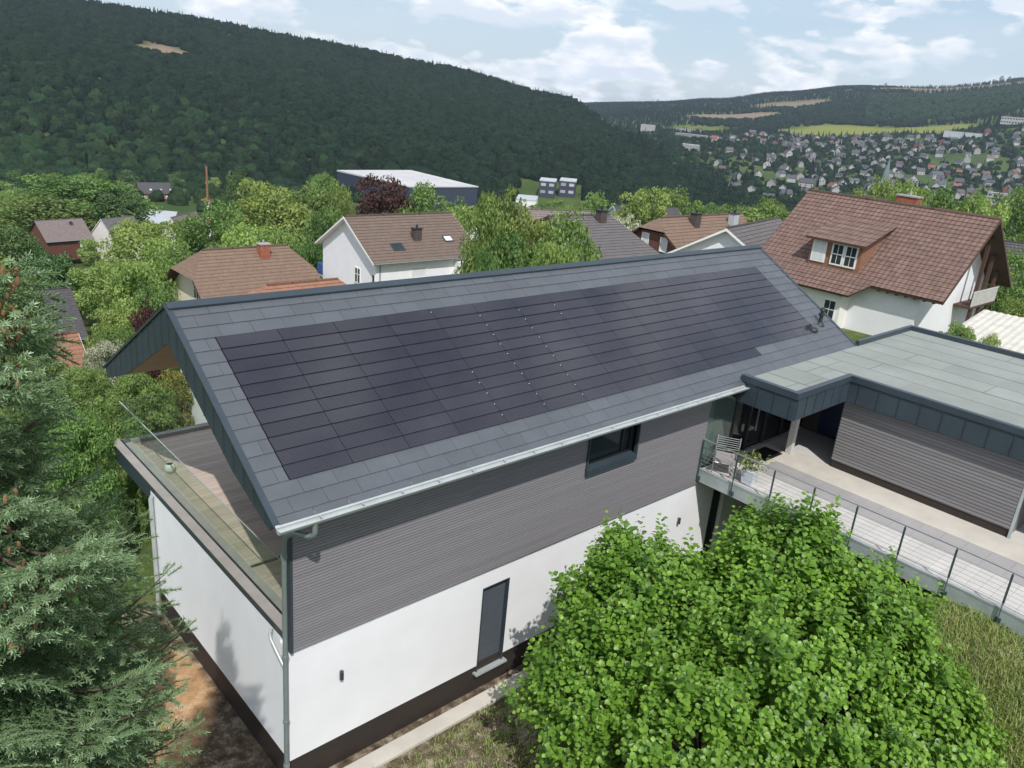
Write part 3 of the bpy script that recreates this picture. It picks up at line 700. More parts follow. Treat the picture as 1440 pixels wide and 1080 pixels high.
# ------------------------------------------------------------------ flat roofed annex
def annex():
    A = empty('garage_annex', (15, -4, 2.8), 0, 'flat roofed annex with grey siding box, dark seamed fascia and pale roofing sheets', 'garage')
    o = Vector((15, -4, 2.8))
    def B(b, name, m, parent=A, **k):
        b.v = [(x-o.x, y-o.y, z-o.z) for x, y, z in b.v] if parent is A else [(x-o.x, y-o.y, z-o.z) for x, y, z in b.v]
        return b.build(name, m, parent, **k)
    outline = [(12.02, -2.02), (14.72, -2.02), (14.72, -13.), (22.2, -13.), (22.2, -.42), (18.24, -.42), (12.02, -.50)]
    b = MB(); b.prism([(x+(.04 if x < 13 else (.04 if x < 15 else -.04)), y) for x, y in [(12.02, -1.98), (14.76, -1.98), (14.76, -12.96), (22.2, -12.96), (22.2, -.46), (12.02, -.46)]], 5.20, 5.34, 'z')
    B(b, 'roof_slab', M['anthracite_dark'])
    # membrane sheets
    b = MB(); rr = random.Random(3); x = 12.16
    xs = [12.16, 13.2, 14.2, 15.2, 16.2, 17.2, 18.2, 19.2, 20.2, 21.2, 22.04]
    for i in range(len(xs)-1):
        y1 = -.50; y0 = -1.88 if xs[i+1] < 14.9 else -12.85
        if 14.2 <= xs[i] < 15: y0 = -1.88
        y = y1; first = rr.uniform(.8, 4.5)
        while y > y0+.01:
            yn = max(y0, y-(first if y == y1 else 5.)); h = .004*(i % 2)
            b.box((xs[i], yn+.006, 5.34), (xs[i+1]+.0, y, 5.352+h+.002*rr.random()), 0, rr.random()); y = yn
    b.box((14.85, -12.85, 5.34), (15.2, -1.9, 5.358), 0, .5)
    B(b, 'roofing_sheet', M['membrane'])
    b = MB()
    for x in xs[1:-1]: b.box((x-.008, -1.88 if x < 14.9 else -12.8, 5.355), (x+.008, -.5, 5.3625))
    for i in range(len(xs)-1):
        for yy in ([rr.uniform(-5, -1) for _ in range(1)]+[rr.uniform(-9, -6)] if xs[i] > 15 else [rr.uniform(-1.6, -.9)]): b.box((xs[i], yy-.008, 5.3565), (xs[i+1], yy+.008, 5.3637))
    B(b, 'sheet_seam', M['seam'])
    # rim and fascia
    b = MB()
    segs = [((12.02, -.42), (12.02, -2.02)), ((12.02, -2.02), (14.72, -2.02)), ((14.72, -2.02), (14.72, -13.)), ((22.2, -13.), (22.2, -.42)), ((18.30, -.42), (22.2, -.42))]
    b.box((11.99, -2.05, 5.34), (12.14, -.48, 5.50)); b.box((12.14, -2.05, 5.34), (14.84, -1.90, 5.50)); b.box((14.69, -13.0, 5.34), (14.84, -2.05, 5.50)); b.box((14.84, -13., 5.34), (22.05, -12.87, 5.50))
    b.box((22.05, -13., 5.34), (22.22, -.40, 5.50)); b.box((18.30, -.52, 5.34), (22.05, -.40, 5.50)); B(b, 'roof_rim', M['anthracite'])
    b = MB()
    b.box((12.02, -2.0, 4.78), (12.06, -.45, 5.338)); b.box((12.06, -2.02, 4.78), (14.76, -1.98, 5.338)); b.box((14.72, -12.9, 4.78), (14.758, -2.021, 5.338))
    b.box((22.14, -12.9, 4.6), (22.18, -.5, 5.338)); b.box((12.06, -12.98, 4.78), (22.1, -12.94, 5.338)); b.box((18.30, -.47, 4.6), (22.1, -.44, 5.338))
    y = -1.9
    while y < -.5: b.box((12.0, y-.008, 4.79), (12.02, y+.008, 5.335)); y += .44
    x = 12.1
    while x < 14.7: b.box((x-.008, -2.04, 4.79), (x+.008, -2.02, 5.335)); x += .44
    y = -2.3
    while y > -12.9: b.box((14.70, y-.008, 4.79), (14.72, y+.008, 5.335)); y -= .52
    B(b, 'fascia', M['anthracite'])
    b = MB(); b.box((12.06, -1.98, 4.82), (22.1, -.3, 4.86)); b.box((14.8, -12.9, 4.82), (22.1, -1.98, 4.86)); b.box((12.06, -.3, 4.86), (18.2, .04, 4.9)); B(b, 'ceiling', M['interior'])
    # siding box of the garage
    b = MB(); rr = random.Random(6); z0, z1 = 3.03, 4.80; n = 20
    for k in range(n):
        za = z0+k*(z1-z0)/n; zb = za+(z1-z0)/n-.012
        b.prism([(14.963, za), (14.963, zb), (14.943, zb), (14.936, za+.015), (14.94, za)], -6.36, -1.93, 'y', 0, rr.random())
        b.prism([(-1.92, za), (-1.90, za+.01), (-1.905, zb), (-1.92, zb)][::-1], 14.96, 18.5, 'x', 0, rr.random())
    B(b, 'siding', M['siding_grey'])
    b = MB(); b.box((14.964, -6.36, 3.0), (15.1, -1.925, 4.82), 0, .2); b.box((15.1, -2.1, 2.8), (18.5, -1.922, 4.82)); b.box((15.1, -6.36, 2.8), (18.5, -6.2, 4.82)); B(b, 'garage_wall', M['siding_grey'])
    b = MB(); b.box((14.975, -6.35, 2.78), (15.1, -1.93, 3.02)); B(b, 'plinth', M['plinth'])
    b = MB(); b.box((14.93, -6.42, 2.79), (15.0, -6.362, 4.82)); B(b, 'corner_trim', M['galv'])
    b = MB(); b.box((14.67, -.88, 2.8), (14.83, -.72, 4.82)); B(b, 'post', M['concrete_light'])
    b = MB(); b.box((16.9, -1.9, 2.8), (17.1, .04, 4.82)); b.box((18.6, -12.9, 2.8), (18.8, -1.95, 4.82)); B(b, 'back_wall', M['interior'])  # dark wall colour carries the shade of the covered passage
    b = MB(); b.box((16.85, -1.7, 2.82), (16.9, -.5, 4.7)); d = B(b, 'passage_door', M['blue_door'])
    b = MB(); b.box((15.1, -6.2, 2.801), (18.5, -2.1, 2.82)); B(b, 'garage_floor', M['concrete_grey'])
annex()

# ------------------------------------------------------------------ bridge, street platform
def bridge():
    S = empty('footbridge', (11.5, -4, 2.5), 0, 'pale board footbridge with galvanised edge beam leading to the entrance', 'footbridge')
    def B(b, name, m, parent=S):
        b.v = [(x-11.5, y+4, z-2.5) for x, y, z in b.v]; return b.build(name, m, parent)
    def ex(y): return 11.5-.0*y if y > -6.2 else 11.5-.035*(y+6.2)**2
    ys = [-.04, -2, -4, -6.2, -7., -8, -9, -10, -11.5, -13]
    b = MB()
    for a, c in zip(ys[:-1], ys[1:]): 
        xa, xc = ex(a), ex(c); b.add([(xa, a, 2.5), (xc, c, 2.5), (xc, c, 2.86), (xa, a, 2.86), (xa+.06, a, 2.5), (xc+.06, c, 2.5), (xc+.06, c, 2.86), (xa+.06, a, 2.86)], [(3, 2, 1, 0), (4, 5, 6, 7), (0, 1, 5, 4), (7, 6, 2, 3)], 0)
    b.box((11.5, -.042, 2.5), (11.56, -.03, 2.86))
    B(b, 'edge_beam', M['galv'])
    b = MB(); b.box((11.6, -13, 2.55), (14.95, -.02, 2.74)); B(b, 'slab', M['concrete_grey'])
    b = MB(); rr = random.Random(8); y = -.03
    while y > -13:
        y2 = y-.245
        b.box((ex(y)+.07, y2, 2.741), (12.9, y, 2.795), 0, rr.random()); y -= .25
    B(b, 'pale_boards', M['concrete_light'])
    b = MB(); y = -.9
    while y > -13: b.box((12.91, y-.495, 2.741), (13.9, y, 2.796), 0, rr.random()); y -= .5
    B(b, 'grey_paving', M['concrete_grey'])
    b = MB(); b.box((13.91, -13, 2.741), (14.972, -.02, 2.797)); b.box((12.91, -.895, 2.741), (13.9, -.02, 2.797)); B(b, 'entrance_slab', M['concrete'])
    P = MB(); P.box((14.975, -14, 2.4), (40, .0, 2.792)); P.build('forecourt', M['concrete_light'], None, kind='structure')
    # railing
    Rr = empty('railing', (11.5, -4, 2.5), 0, 'dark post railing with steel handrail and thin cables along the footbridge edge', 'railing')
    posts = [-.10, -1.12, -2.15, -3.18, -4.20, -5.25, -6.30, -7.35, -8.4, -9.45]
    for y in posts:
        x = ex(y)-.03
        b = MB(); b.box((x-.045, y-.007, 2.54), (x-.002, y+.007, 3.68)); b.box((x-.03, y-.02, 3.0), (x-.012, y+.02, 3.66)); B(b, 'post', M['rail_dark'], Rr)
        b = MB(); b.box((x-.012, y-.055, 2.54), (x+.028, y+.055, 2.66)); B(b, 'foot_plate', M['rail_dark'], Rr)
    yy = list(np.linspace(-.1, -6.2, 5))+list(np.linspace(-6.6, -9.6, 9))
    b = MB(); b.tube([(ex(y)-.05, y, 3.71) for y in yy], .021, 10); B(b, 'handrail', M['steel'], Rr)
    for k in range(7):
        b = MB(); b.tube([(ex(y)-.05, y, 2.93+k*.10) for y in yy], .004, 5); B(b, 'cable', M['steel'], Rr)
bridge()

def armchair():
    A = empty('garden_chair', (11.98, -.50, 2.8), R(-60), 'grey metal garden armchair with cushion at the house corner of the footbridge', 'chair')
    def leg(x, y): b = MB(); b.tube([(x, y, 0), (x, y, .62 if y > -.2 else .60)], .013, 8); b.build('leg', M['steel'], A)
    for x in (-.29, .29):
        for y in (-.26, .26): leg(x, y)
    b = MB(); b.box((-.26, -.26, .36), (.26, .26, .46)); b.build('seat_cushion', M['cushion'], A)
    b = MB()
    for x in (-.29, .29): b.tube([(x, -.26, .61), (x, .26, .61)], .015, 8)
    b.tube([(-.29, -.26, .35), (.29, -.26, .35), (.29, .26, .35), (-.29, .26, .35), (-.29, -.26, .35)], .012, 8); b.build('frame', M['steel'], A)
    b = MB()
    for k in range(8): b.tube([(-.29, .27+.012*k, .45+.055*k), (.29, .27+.012*k, .45+.055*k)], .008, 6)
    for x in (-.29, .29): b.tube([(x, .26, .6), (x, .36, .88)], .012, 8)
    b.build('backrest', M['steel'], A)
armchair()
b = MB(); P = empty('planter', (12.0, -1.22, 2.8), R(10), 'pale square planter with leafy plant beside the garden chair', 'planter')
b.prism([(-.14, -.14), (.14, -.14), (.14, .14), (-.14, .14)], 0, .02); b.add([(-.13,-.13,.02),(.13,-.13,.02),(.13,.13,.02),(-.13,.13,.02),(-.17,-.17,.38),(.17,-.17,.38),(.17,.17,.38),(-.17,.17,.38)], [(0,1,5,4),(1,2,6,5),(2,3,7,6),(3,0,4,7),(4,5,6,7)]); b.build('pot', M['planter'], P)
PLANTER = P
# doormat by the door
b = MB(); b.box((0, 0, 0), (.9, .55, .015)); o = b.build('doormat', M['black'], None, 'dark doormat in front of the glazed entrance front', 'doormat'); o.location = (13.6, -.75, 2.80)
# concrete strip and channel at the wall foot
b = MB(); b.box((-.5, -.52, -.9), (12.3, -.17, -.62)); b.build('edging_strip', M['concrete'], None, kind='structure')
b = MB(); b.box((-.62, -.5, -1.2), (-.5, 7.5, -.69)); b.build('edging_kerb', M['concrete_grey'], None, kind='structure')
# ------------------------------------------------------------------ neighbour houses
def gable_house(label, A, yaw, L, hw, drop, wh=5.4, wall='old_white', roof='tile_brown', gable=None, ov=.45, vo=.35, hip=(0, 0), windows=(), chimney=None, skylights=(), step=.34, steps=True, extra=None, group=None, name='house', th=.16, zg=None):
    """A: left ridge end seen from the near side, drop: ridge to eave, near side is local -y"""
    z0 = A[2]-drop-wh
    H = empty(name, (A[0], A[1], z0), R(yaw), label, 'house', group)
    zr = drop+wh; ze = wh; t = drop/hw; sl = math.sqrt(1+t*t); Ls = hw*sl
    # walls (pentagon or clipped)
    b = MB(); yo = hw-ov; x0, x1 = vo, L-vo; cut = .10
    def zroof(y): return zr-t*abs(y)-th*1.15
    for side, (xa, xb) in enumerate(((x0, x0+.25), (x1-.25, x1))):
        h = hip[side]
        if h > 0:
            zc = zr-h*t-th*1.3
            yc = h
            pts = [(-yo, 0), (yo, 0), (yo, zroof(yo)), (yc, zroof(yc)), (-yc, zroof(yc)), (-yo, zroof(yo))]
        else: pts = [(-yo, 0), (yo, 0), (yo, zroof(yo)), (0, zroof(0)), (-yo, zroof(yo))]
        if gable:
            zg = zg or wh*.93
            low = [(-yo, 0), (yo, 0), (yo, zg), (-yo, zg)]; b.prism(low, xa, xb, 'x', 0)
            pts = [(-yo, zg), (yo, zg)]+pts[2:]
            b.prism(pts, xa, xb, 'x', 1)
        else: b.prism(pts, xa, xb, 'x', 0)
    b.box((x0+.25, -yo, 0), (x1-.25, -yo+.25, zroof(yo))); b.box((x0+.25, yo-.25, 0), (x1-.25, yo, zroof(yo)))
    b.build('wall', [M[wall], M[gable or wall]], H)
    # roof
    b = MB()
    for sgn in (-1, 1):
        n = max(2, int(Ls/step)) if steps else 1
        def rowpt(x, s, h): # s metres from the ridge down
            y = sgn*(s/sl+h*t/sl); z = zr-s*t/sl+h/sl; return (x, y, z)
        for k in range(n):
            s0, s1 = Ls*k/n, Ls*(k+1)/n
            def xl(s): return max(0, hip[0]*(1-s/(hip[0]*sl)))*.75 if hip[0] > 0 and s < hip[0]*sl else 0
            def xr(s): return L-(max(0, hip[1]*(1-s/(hip[1]*sl)))*.75 if hip[1] > 0 and s < hip[1]*sl else 0)
            vs = [rowpt(xl(s0), s0, 0), rowpt(xr(s0), s0, 0), rowpt(xr(s1), s1, .03), rowpt(xl(s1), s1, .03), rowpt(xl(s1), s1, -.01), rowpt(xr(s1), s1, -.01)]
            uv = [(xl(s0), s0), (xr(s0), s0), (xr(s1), s1), (xl(s1), s1)]
            fs = [(0, 3, 2, 1), (3, 4, 5, 2)]; uvs = [[uv[0], uv[3], uv[2], uv[1]], [(0, 0)]*4]
            if sgn > 0: fs = [f[::-1] for f in fs]; uvs = [u[::-1] for u in uvs]
            b.add(vs, fs, 0, None, False, uvs)
    for side in (0, 1):
        h = hip[side]
        if h > 0:
            d = 1 if side == 0 else -1; xe = 0 if side == 0 else L; zz = zr-h*t
            tri = [(xe+d*h*.75, 0, zr), (xe, -h, zz), (xe, h, zz)]
            s3 = math.hypot(h*.75, h*t)
            f = (0, 2, 1) if side == 0 else (0, 1, 2)
            pts = [(0, 0), (-h, s3), (h, s3)]
            b.add([(p[0], p[1], p[2]+.02) for p in tri], [f], 0, None, False, [[pts[i] for i in f]])
    # underside and verge boards
    for sgn in (-1, 1):
        e = (sgn*hw, ze); vs = [(0, sgn*hw, ze-.02), (L, sgn*hw, ze-.02), (L, sgn*(hw-.03), ze-th), (0, sgn*(hw-.03), ze-th), (hip[0]*.0, 0, zr-th-.03) if hip[0] == 0 else (0, sgn*hip[0], zr-hip[0]*t-th), (L, 0, zr-th-.03) if hip[1] == 0 else (L, sgn*hip[1], zr-hip[1]*t-th)]
        f1, f2 = (0, 3, 2, 1), (3, 4, 5, 2)
        if sgn > 0: f1, f2 = f1[::-1], f2[::-1]
        b.add(vs, [f1, f2], 1)
        for xe in (0, L):
            hh = hip[0] if xe == 0 else hip[1]
            yi = sgn*hh; zi = zr-hh*t
            p = [(sgn*hw, ze-.01), (yi, zi-.005), (yi, zi-th-.03), (sgn*hw, ze-th)]
            if sgn > 0: p = p[::-1]
            x_a, x_b = (xe-.03, xe+.0) if xe == 0 else (xe, xe+.03)
            b.prism(p, x_a, x_b, 'x', 1)
    r0, r1 = hip[0]*.75, L-hip[1]*.75
    b.tube([(r0, 0, zr+.01), (r1, 0, zr+.01)], .10, 8, 0)
    trim = {'tile_red': 'timber_dark'}.get(roof, 'window_white' if wall in ('old_white', 'white_render') and not gable else 'timber_dark')
    rf = b.build('roof', [M[roof], M[trim]], H)
    # gutters
    if roof != 'tile_red':
      b = MB(); b.tube([(0, -hw-.05, ze-.04), (L, -hw-.05, ze-.04)], .06, 8); b.build('gutter', M['zinc_pipe' if wall != 'x' else 'zinc'], H)
    for wi in windows:
        side, u, zc, w, h = wi[:5]; style = wi[5] if len(wi) > 5 else 'cross'
        fm = MB(); pm = MB()
        if side == 'N':
            y = -yo
            def bx(mb, a, c, d0, d1): mb.box((u+a[0], y-d1, zc+a[1]), (u+c[0], y-d0, zc+c[1]))
        else:
            x = x0 if side == 'L' else x1; sg = -1 if side == 'L' else 1
            def bx(mb, a, c, d0, d1): mb.box((x+sg*d0, u+a[0], zc+a[1]), (x+sg*d1, u+c[0], zc+c[1]))
        f = .07
        bx(fm, (-w/2, -h/2), (w/2, -h/2+f), .002, .05); bx(fm, (-w/2, h/2-f), (w/2, h/2), .002, .05)
        bx(fm, (-w/2, -h/2+f), (-w/2+f, h/2-f), .002, .05); bx(fm, (w/2-f, -h/2+f), (w/2, h/2-f), .002, .05)
        if style == 'cross': bx(fm, (-.03, -h/2+f), (.03, h/2-f), .012, .045); bx(fm, (-w/2+f, .08), (-.03, .12), .012, .043); bx(fm, (.03, .08), (w/2-f, .12), .012, .043)
        bx(pm, (-w/2+f, -h/2+f), (w/2-f, h/2-f), .003, .012)
        wd = fm.build('window', M['window_white'], H); pm.build('pane', M['curtain' if style in ('shut', 'blind') else 'pane'], wd)
    def surf(u, s, h, sgn=-1):
        y = sgn*(s/sl+h*t/sl); return Vector((u, y, zr-s*t/sl+h/sl))
    if chimney:
        for (u, s, w, d, h, mt) in chimney:
            p = surf(u, s, 0); top = zr+h
            b = MB(); b.box((u-w/2, p.y-d/2, p.z-.6), (u+w/2, p.y+d/2, top)); ch = b.build('chimney', M[mt], rf)
            b = MB(); b.box((u-w/2-.06, p.y-d/2-.06, top), (u+w/2+.06, p.y+d/2+.06, top+.08)); b.tube([(u, p.y, top+.08), (u, p.y, top+.35)], .09, 10); b.build('cap', M['anthracite_dark' if mt != 'brick_red' else 'concrete_grey'], ch)
    for (u, s, w, h, shine) in skylights:
        b = MB(); 
        c = [surf(u-w/2, s+h, .10), surf(u+w/2, s+h, .10), surf(u+w/2, s, .10), surf(u-w/2, s, .10)]
        lo = [surf(u-w/2, s+h, -.05), surf(u+w/2, s+h, -.05), surf(u+w/2, s, -.05), surf(u-w/2, s, -.05)]
        b.add([tuple(p) for p in c+lo], [(0, 1, 2, 3), (4, 5, 1, 0), (5, 6, 2, 1), (6, 7, 3, 2), (7, 4, 0, 3)]); sk = b.build('skylight', M['anthracite'], rf)
        i = .09; b = MB(); c = [surf(u-w/2+i, s+h-i, .108), surf(u+w/2-i, s+h-i, .108), surf(u+w/2-i, s+i, .108), surf(u-w/2+i, s+i, .108)]
        b.add([tuple(p) for p in c], [(0, 1, 2, 3)]); b.build('pane', M['curtain' if shine else 'pane'], sk)
    if extra: extra(H, dict(zr=zr, ze=ze, t=t, sl=sl, Ls=Ls, surf=surf, x0=x0, x1=x1, yo=yo, hw=hw, L=L))
    return H

def h1x(H, g):
    for u, z in ((g['x0']-.02, 0),):
        b = MB(); b.tube([(g['x0']+.35, -g['yo']-.07, g['ze']-.15), (g['x0']+.35, -g['yo']-.07, 0)], .05, 8); b.build('downpipe', M['zinc_pipe'], H)
    b = MB(); b.box((g['x0'], g['yo'], 2.2), (4, g['yo']+1.0, 2.35)); bl = b.build('balcony', M['concrete_light'], H)
    b = MB(); b.box((g['x0'], g['yo'], 2.35), (g['x0']+.04, g['yo']+1., 3.3)); b.box((g['x0']+.04, g['yo']+.96, 2.35), (4, g['yo']+1.0, 3.3)); b.build('balustrade', M['blue_paint'], bl)
    # lean-to bay on the right of the wall
    b = MB(); b.box((8.2, -g['yo']-1.0, 0), (10.4, -g['yo'], g['ze']-.35)); by = b.build('bay', M['window_white'], H)
    b = MB(); b.box((8.35, -g['yo']-1.03, g['ze']-2.0), (9.2, -g['yo']-1.0, g['ze']-.8)); b.build('pane', M['pane'], by)
gable_house('white gabled house with brown tile roof and two skylights, beyond the big slate roof', (28.54, 46.52, 1.26), -.5, 10.9, 4.66, 2.93, 5.2, 'white_render', 'tile_brown',
    windows=[('L', -1.5, 3.6, .9, 1.3), ('L', -3.9, 3.7, .5, 1.0, 'plain'), ('N', 4.6, 4.1, 1.5, .9, 'shut')],
    chimney=[(5.4, 3.0, .75, .5, -.75, 'brick_dark')], skylights=[(3.1, 3.4, 1.1, .85, 0), (8.5, 2.9, .9, .7, 1)], extra=h1x, vo=.5)
gable_house('cream house with orange-brown half-hipped roof and brick chimney, left beyond the ridge', (17.7, 52.7, -2.15), .5, 10.6, 5.2, 4.1, 4.6, 'cream_render', 'tile_orange', hip=(2.3, 2.1),
    windows=[('L', -.6, 5.6, 1.0, 1.4)], chimney=[(6.6, .9, .85, .7, .35, 'brick_red')], vo=.9)
def h3x(H, g):
    surf, zr, t, sl = g['surf'], g['zr'], g['t'], g['sl']
    # lower roof extension on the left part, with its step in the eave
    b = MB(); u0, u1 = .4, 8.0; s0, s1 = g['Ls']-.1, g['Ls']+1.15; n = 4
    for k in range(n):
        a, c = s0+(s1-s0)*k/n, s0+(s1-s0)*(k+1)/n
        ue0, ue1 = u1-.75*(k)/n*1.2, u1-.75*(k+1)/n*1.2
        vs = [tuple(surf(u0, a, 0)), tuple(surf(ue0, a, 0)), tuple(surf(ue1, c, .03)), tuple(surf(u0, c, .03)), tuple(surf(u0, c, -.14)), tuple(surf(ue1, c, -.14)), tuple(surf(ue0, a, -.14))]
        b.add(vs, [(0, 3, 2, 1), (3, 4, 5, 2), (1, 2, 5, 6)], 0, None, False, [[(u0, a), (u0, c), (ue1, c), (ue0, a)], [(0, 0)]*4, [(0, 0)]*4])
    b.build('roof_extension', M['tile_red'], H)
    b = MB(); b.box((.6, -g['yo']-1.0, 0), (6.6, -g['yo'], g['ze']-.75)); b.build('bay_wall', M['old_white'], H)
    b = MB(); b.box((5.55, -g['yo']-1.05, 1.15), (6.35, -g['yo']-1.0, 2.35)); w = b.build('window', M['window_white'], H)
    b = MB()
    for i in (0, 1):
        for j in (0, 1): b.box((5.62+i*.35, -g['yo']-1.058, 1.22+j*.55), (5.93+i*.35, -g['yo']-1.051, 1.72+j*.55))
    b.build('pane', M['pane'], w)
    # dormer
    du0, du1 = 3.5, 6.75; sf = 6.35; pf = surf(du0, sf, 0); top = pf.z+1.75; yb = -(zr-top-.25)/t; 
    sr = 2.0; pr_ = surf(du0, sr, 0)
    b = MB(); b.box((du0, pf.y, pf.z-.25), (du1, pf.y+.15, top)); 
    for u in (du0, du1-.12): b.prism([(pf.y+.15, pf.z-.2), (pf.y+.15, top), (pr_.y, pr_.z+.02), (pr_.y, pr_.z-.15)][::-1], u, u+.12, 'x')
    d = b.build('dormer', M['timber_mid'], H)
    b = MB(); e0, e1 = du0-.25, du1+.3; yf = pf.y-.4; zf = top-.05; n = 6
    for k in range(n):
        f0, f1 = k/n, (k+1)/n; ya, yb_ = pr_.y+.15+(yf-pr_.y-.15)*f0, pr_.y+.15+(yf-pr_.y-.15)*f1; za, zb = pr_.z+.12+(zf-pr_.z-.12)*f0, pr_.z+.12+(zf-pr_.z-.12)*f1
        b.add([(e0+.0, ya, za), (e1, ya, za), (e1, yb_, zb+.03), (e0, yb_, zb+.03), (e0, yb_, zb-.02), (e1, yb_, zb-.02)], [(0, 3, 2, 1), (3, 4, 5, 2)], 0, None, False, [[(e0, f0*3), (e0, f1*3), (e1, f1*3), (e1, f0*3)], [(0, 0)]*4])
    b.add([(e0, yf, zf-.12), (e1, yf, zf-.12), (e1, yf, zf-.0), (e0, yf, zf-.0), (e0, pr_.y, pr_.z), (e1, pr_.y, pr_.z)], [(0, 1, 2, 3), (1, 5, 2), (0, 3, 4), (0, 4, 5, 1)], 1)
    b.build('dormer_roof', [M['tile_red'], M['timber_dark']], d)
    for uc, w in ((4.1, .92), (5.3, .80), (6.13, .80)):
        b = MB(); b.box((uc-w/2, pf.y-.06, top-1.5), (uc+w/2, pf.y-.002, top-.15)); wd = b.build('window', M['window_white'], d)
        b = MB()
        for i in (0, 1):
            for j in (0, 1): b.box((uc-w/2+.08+i*(w-.16)/2+.02, pf.y-.066, top-1.4+j*.6), (uc-w/2+.08+(i+1)*(w-.16)/2-.02, pf.y-.061, top-1.4+j*.6+.53))
        b.build('pane', M['pane' if uc > 5 else 'curtain'], wd)
    # timber balcony frame in the right gable, dish
    x1 = g['x1']; L = g['L']
    b = MB()
    for yy, zt in ((1.2, zr-1.2*t-.3), (2.6, zr-2.6*t-.3), (4.0, max(zr-4.0*t-.3, 3))): b.box((x1+.75, yy-.09, 0), (x1+.93, yy+.09, zt))
    b.build('timber_post', M['timber_dark'], H)
    b = MB(); b.box((x1, .6, 2.4), (x1+1.0, g['yo'], 2.55)); bb = b.build('balcony', M['timber_dark'], H)
    b = MB()
    for k in range(16): b.box((x1+.95, .65+k*.26, 2.55), (x1+.99, .83+k*.26, 3.4))
    b.box((x1+.94, .6, 3.4), (x1+1.0, g['yo'], 3.48)); b.build('balustrade', M['concrete_light'], bb)
    b = MB(); c = Vector((x1+.35, -.9, 5.2)); b.lathe([(.0, .0), (.22, .03), (.42, .12)], (0, 0, 0), 20)
    Mx = Matrix.Translation(c) @ Matrix.Rotation(R(75), 4, 'Y'); b.v = [tuple(Mx @ Vector(p)) for p in b.v]; b.tube([(x1, -.9, 5.1), (x1+.35, -.9, 5.2)], .03, 8)
    b.build('satellite_dish', M['window_white'], H)
    b = MB(); b.tube([(x1+.05, g['yo']-.5, g['ze']), (x1+.05, g['yo']-.5, 0)], .05); b.build('downpipe', M['window_white'], H)
    for k in range(7):
        b = MB(); b.box((8.3+k*.52, -g['hw']+.06, g['ze']-.24), (8.40+k*.52, -g['yo']-.0, g['ze']-.16)); b.build('rafter_end', M['timber_dark'], H)
gable_house('big house with red tile roof and wide dormer, behind the flat roof on the right', (46.95, 17.2, 7.24), -90.1, 12.0, 5.46, 4.33, 3.6, 'white_render', 'tile_red', chimney=[(6.3, -1.1, 1.3, .7, .45, 'brick_red')], extra=h3x, vo=1.45, ov=.6)
gable_house('dark slate-grey roofed house with tall brick chimney, right of the scrubby trees', (33.8, 28.7, 3.98), -3, 6.0, 7.0, 2.45, 4.5, 'cream_render', 'tile_grey', chimney=[(4.3, .9, .6, .55, .45, 'brick_dark')], vo=.3)
gable_house('orange timber gabled house with light brown roof, beside the dark grey roof', (46.6, 29.7, 3.30), .5, 13.0, 4.5, 3.2, 4.6, 'timber_orange', 'tile_orange', 'timber_brown', hip=(1.3, 0), zg=5.1, windows=[('L', .75, 5.95, .75, 1.15, 'shut'), ('L', -1.15, 5.85, .75, 1.15, 'shut')], chimney=[(4.7, 1.0, .75, .6, .35, 'brick_dark'), (9.9, 1.4, .7, .6, .25, 'industrial_grey')], vo=.4)
gable_house('white gabled house with grey roof directly behind the far end of the slate ridge', (42.8, 20.4, 4.27), 12, 10.8, 4.4, 2.6, 4.6, 'white_render', 'tile_grey', windows=[('L', .4, 3.8, 1.3, .9, 'plain')], chimney=[(5.2, 2.7, .35, .35, -.7, 'steel')], vo=.5)
gable_house('dark brown-grey roofed house with one bright skylight at the left edge', (6.5, 85.6, -12.6), .0, 11.0, 5.45, 4.3, 5, 'brick_dark', 'tile_dark', skylights=[(5.9, 2.8, .95, 1.25, 1)], vo=.3)
gable_house('mauve-brown roofed house with dark timber wall among the left trees', (37.4, 195., -24.2), 9, 10.5, 5.3, 3.9, 4.5, 'timber_brown', 'tile_mauve', windows=[('N', 8.6, 3.4, 2.4, 1.3, 'blind')], chimney=[(7.3, 1.7, .6, .5, -.5, 'brick_dark')])
gable_house('pale gabled house peeking out between trees left of centre', (51.8, 197.0, -24.53), 20, 9, 4.4, 4.2, 6.5, 'old_white', 'tile_grey', vo=.2)
gable_house('narrow white gable house with grey roof below the tall striped pole', (52.2, 151.8, -16.81), 40, 10, 3.6, 5.2, 7, 'old_white', 'tile_mauve', vo=.2)
gable_house('long brick house with dark roof and three small dormers, far behind the left trees', (139.5, 445.4, -48.9), -6.3, 22.1, 5.73, 5.07, 7.5, 'brick_red', 'tile_dark',
    windows=[('N', 3+u*3.6, z, 1.5, 1.5, 'shut') for u in range(5) for z in (2.3, 5.6)], skylights=[(6., 4.4, 1.2, 1.2, 1), (11, 4.4, 1.2, 1.2, 1), (16, 4.4, 1.2, 1.2, 1)], step=.8, vo=.3)
gable_house('brown roof corner at the far left behind the cone-laden branch', (12.2, 108.4, -15.27), 2, 7.0, 5.2, 4.6, 5, 'old_white', 'tile_mauve', vo=.3)
gable_house('orange tile roofed low outbuilding just over the ridge, beside the half-hipped house', (15.8, 36.2, -1.04), 0, 7.6, 3.2, 1.9, 3.6, 'cream_render', 'tile_terracotta', hip=(1.6, 1.8), vo=.3)
gable_house('small terracotta tiled shed roof in front of the dark skylight roof', (6.8, 50.5, -7.07), 2, 2.6, 2.2, 1.9, 2.6, 'old_white', 'tile_terracotta', vo=.2, name='shed')
gable_house('house with bluish grey roof behind the pale blossoming tree', (93.6, 74.2, -3.49), -20, 12, 5.2, 3.4, 5, 'old_white', 'slate_roof' if 'slate_roof' in M else 'tile_dark', vo=.3)
gable_house('small dark roofed house with white gable right of the brown roof', (48.7, 54.1, -1.60), 30, 8, 3.2, 3.0, 5, 'old_white', 'tile_dark', vo=.3)
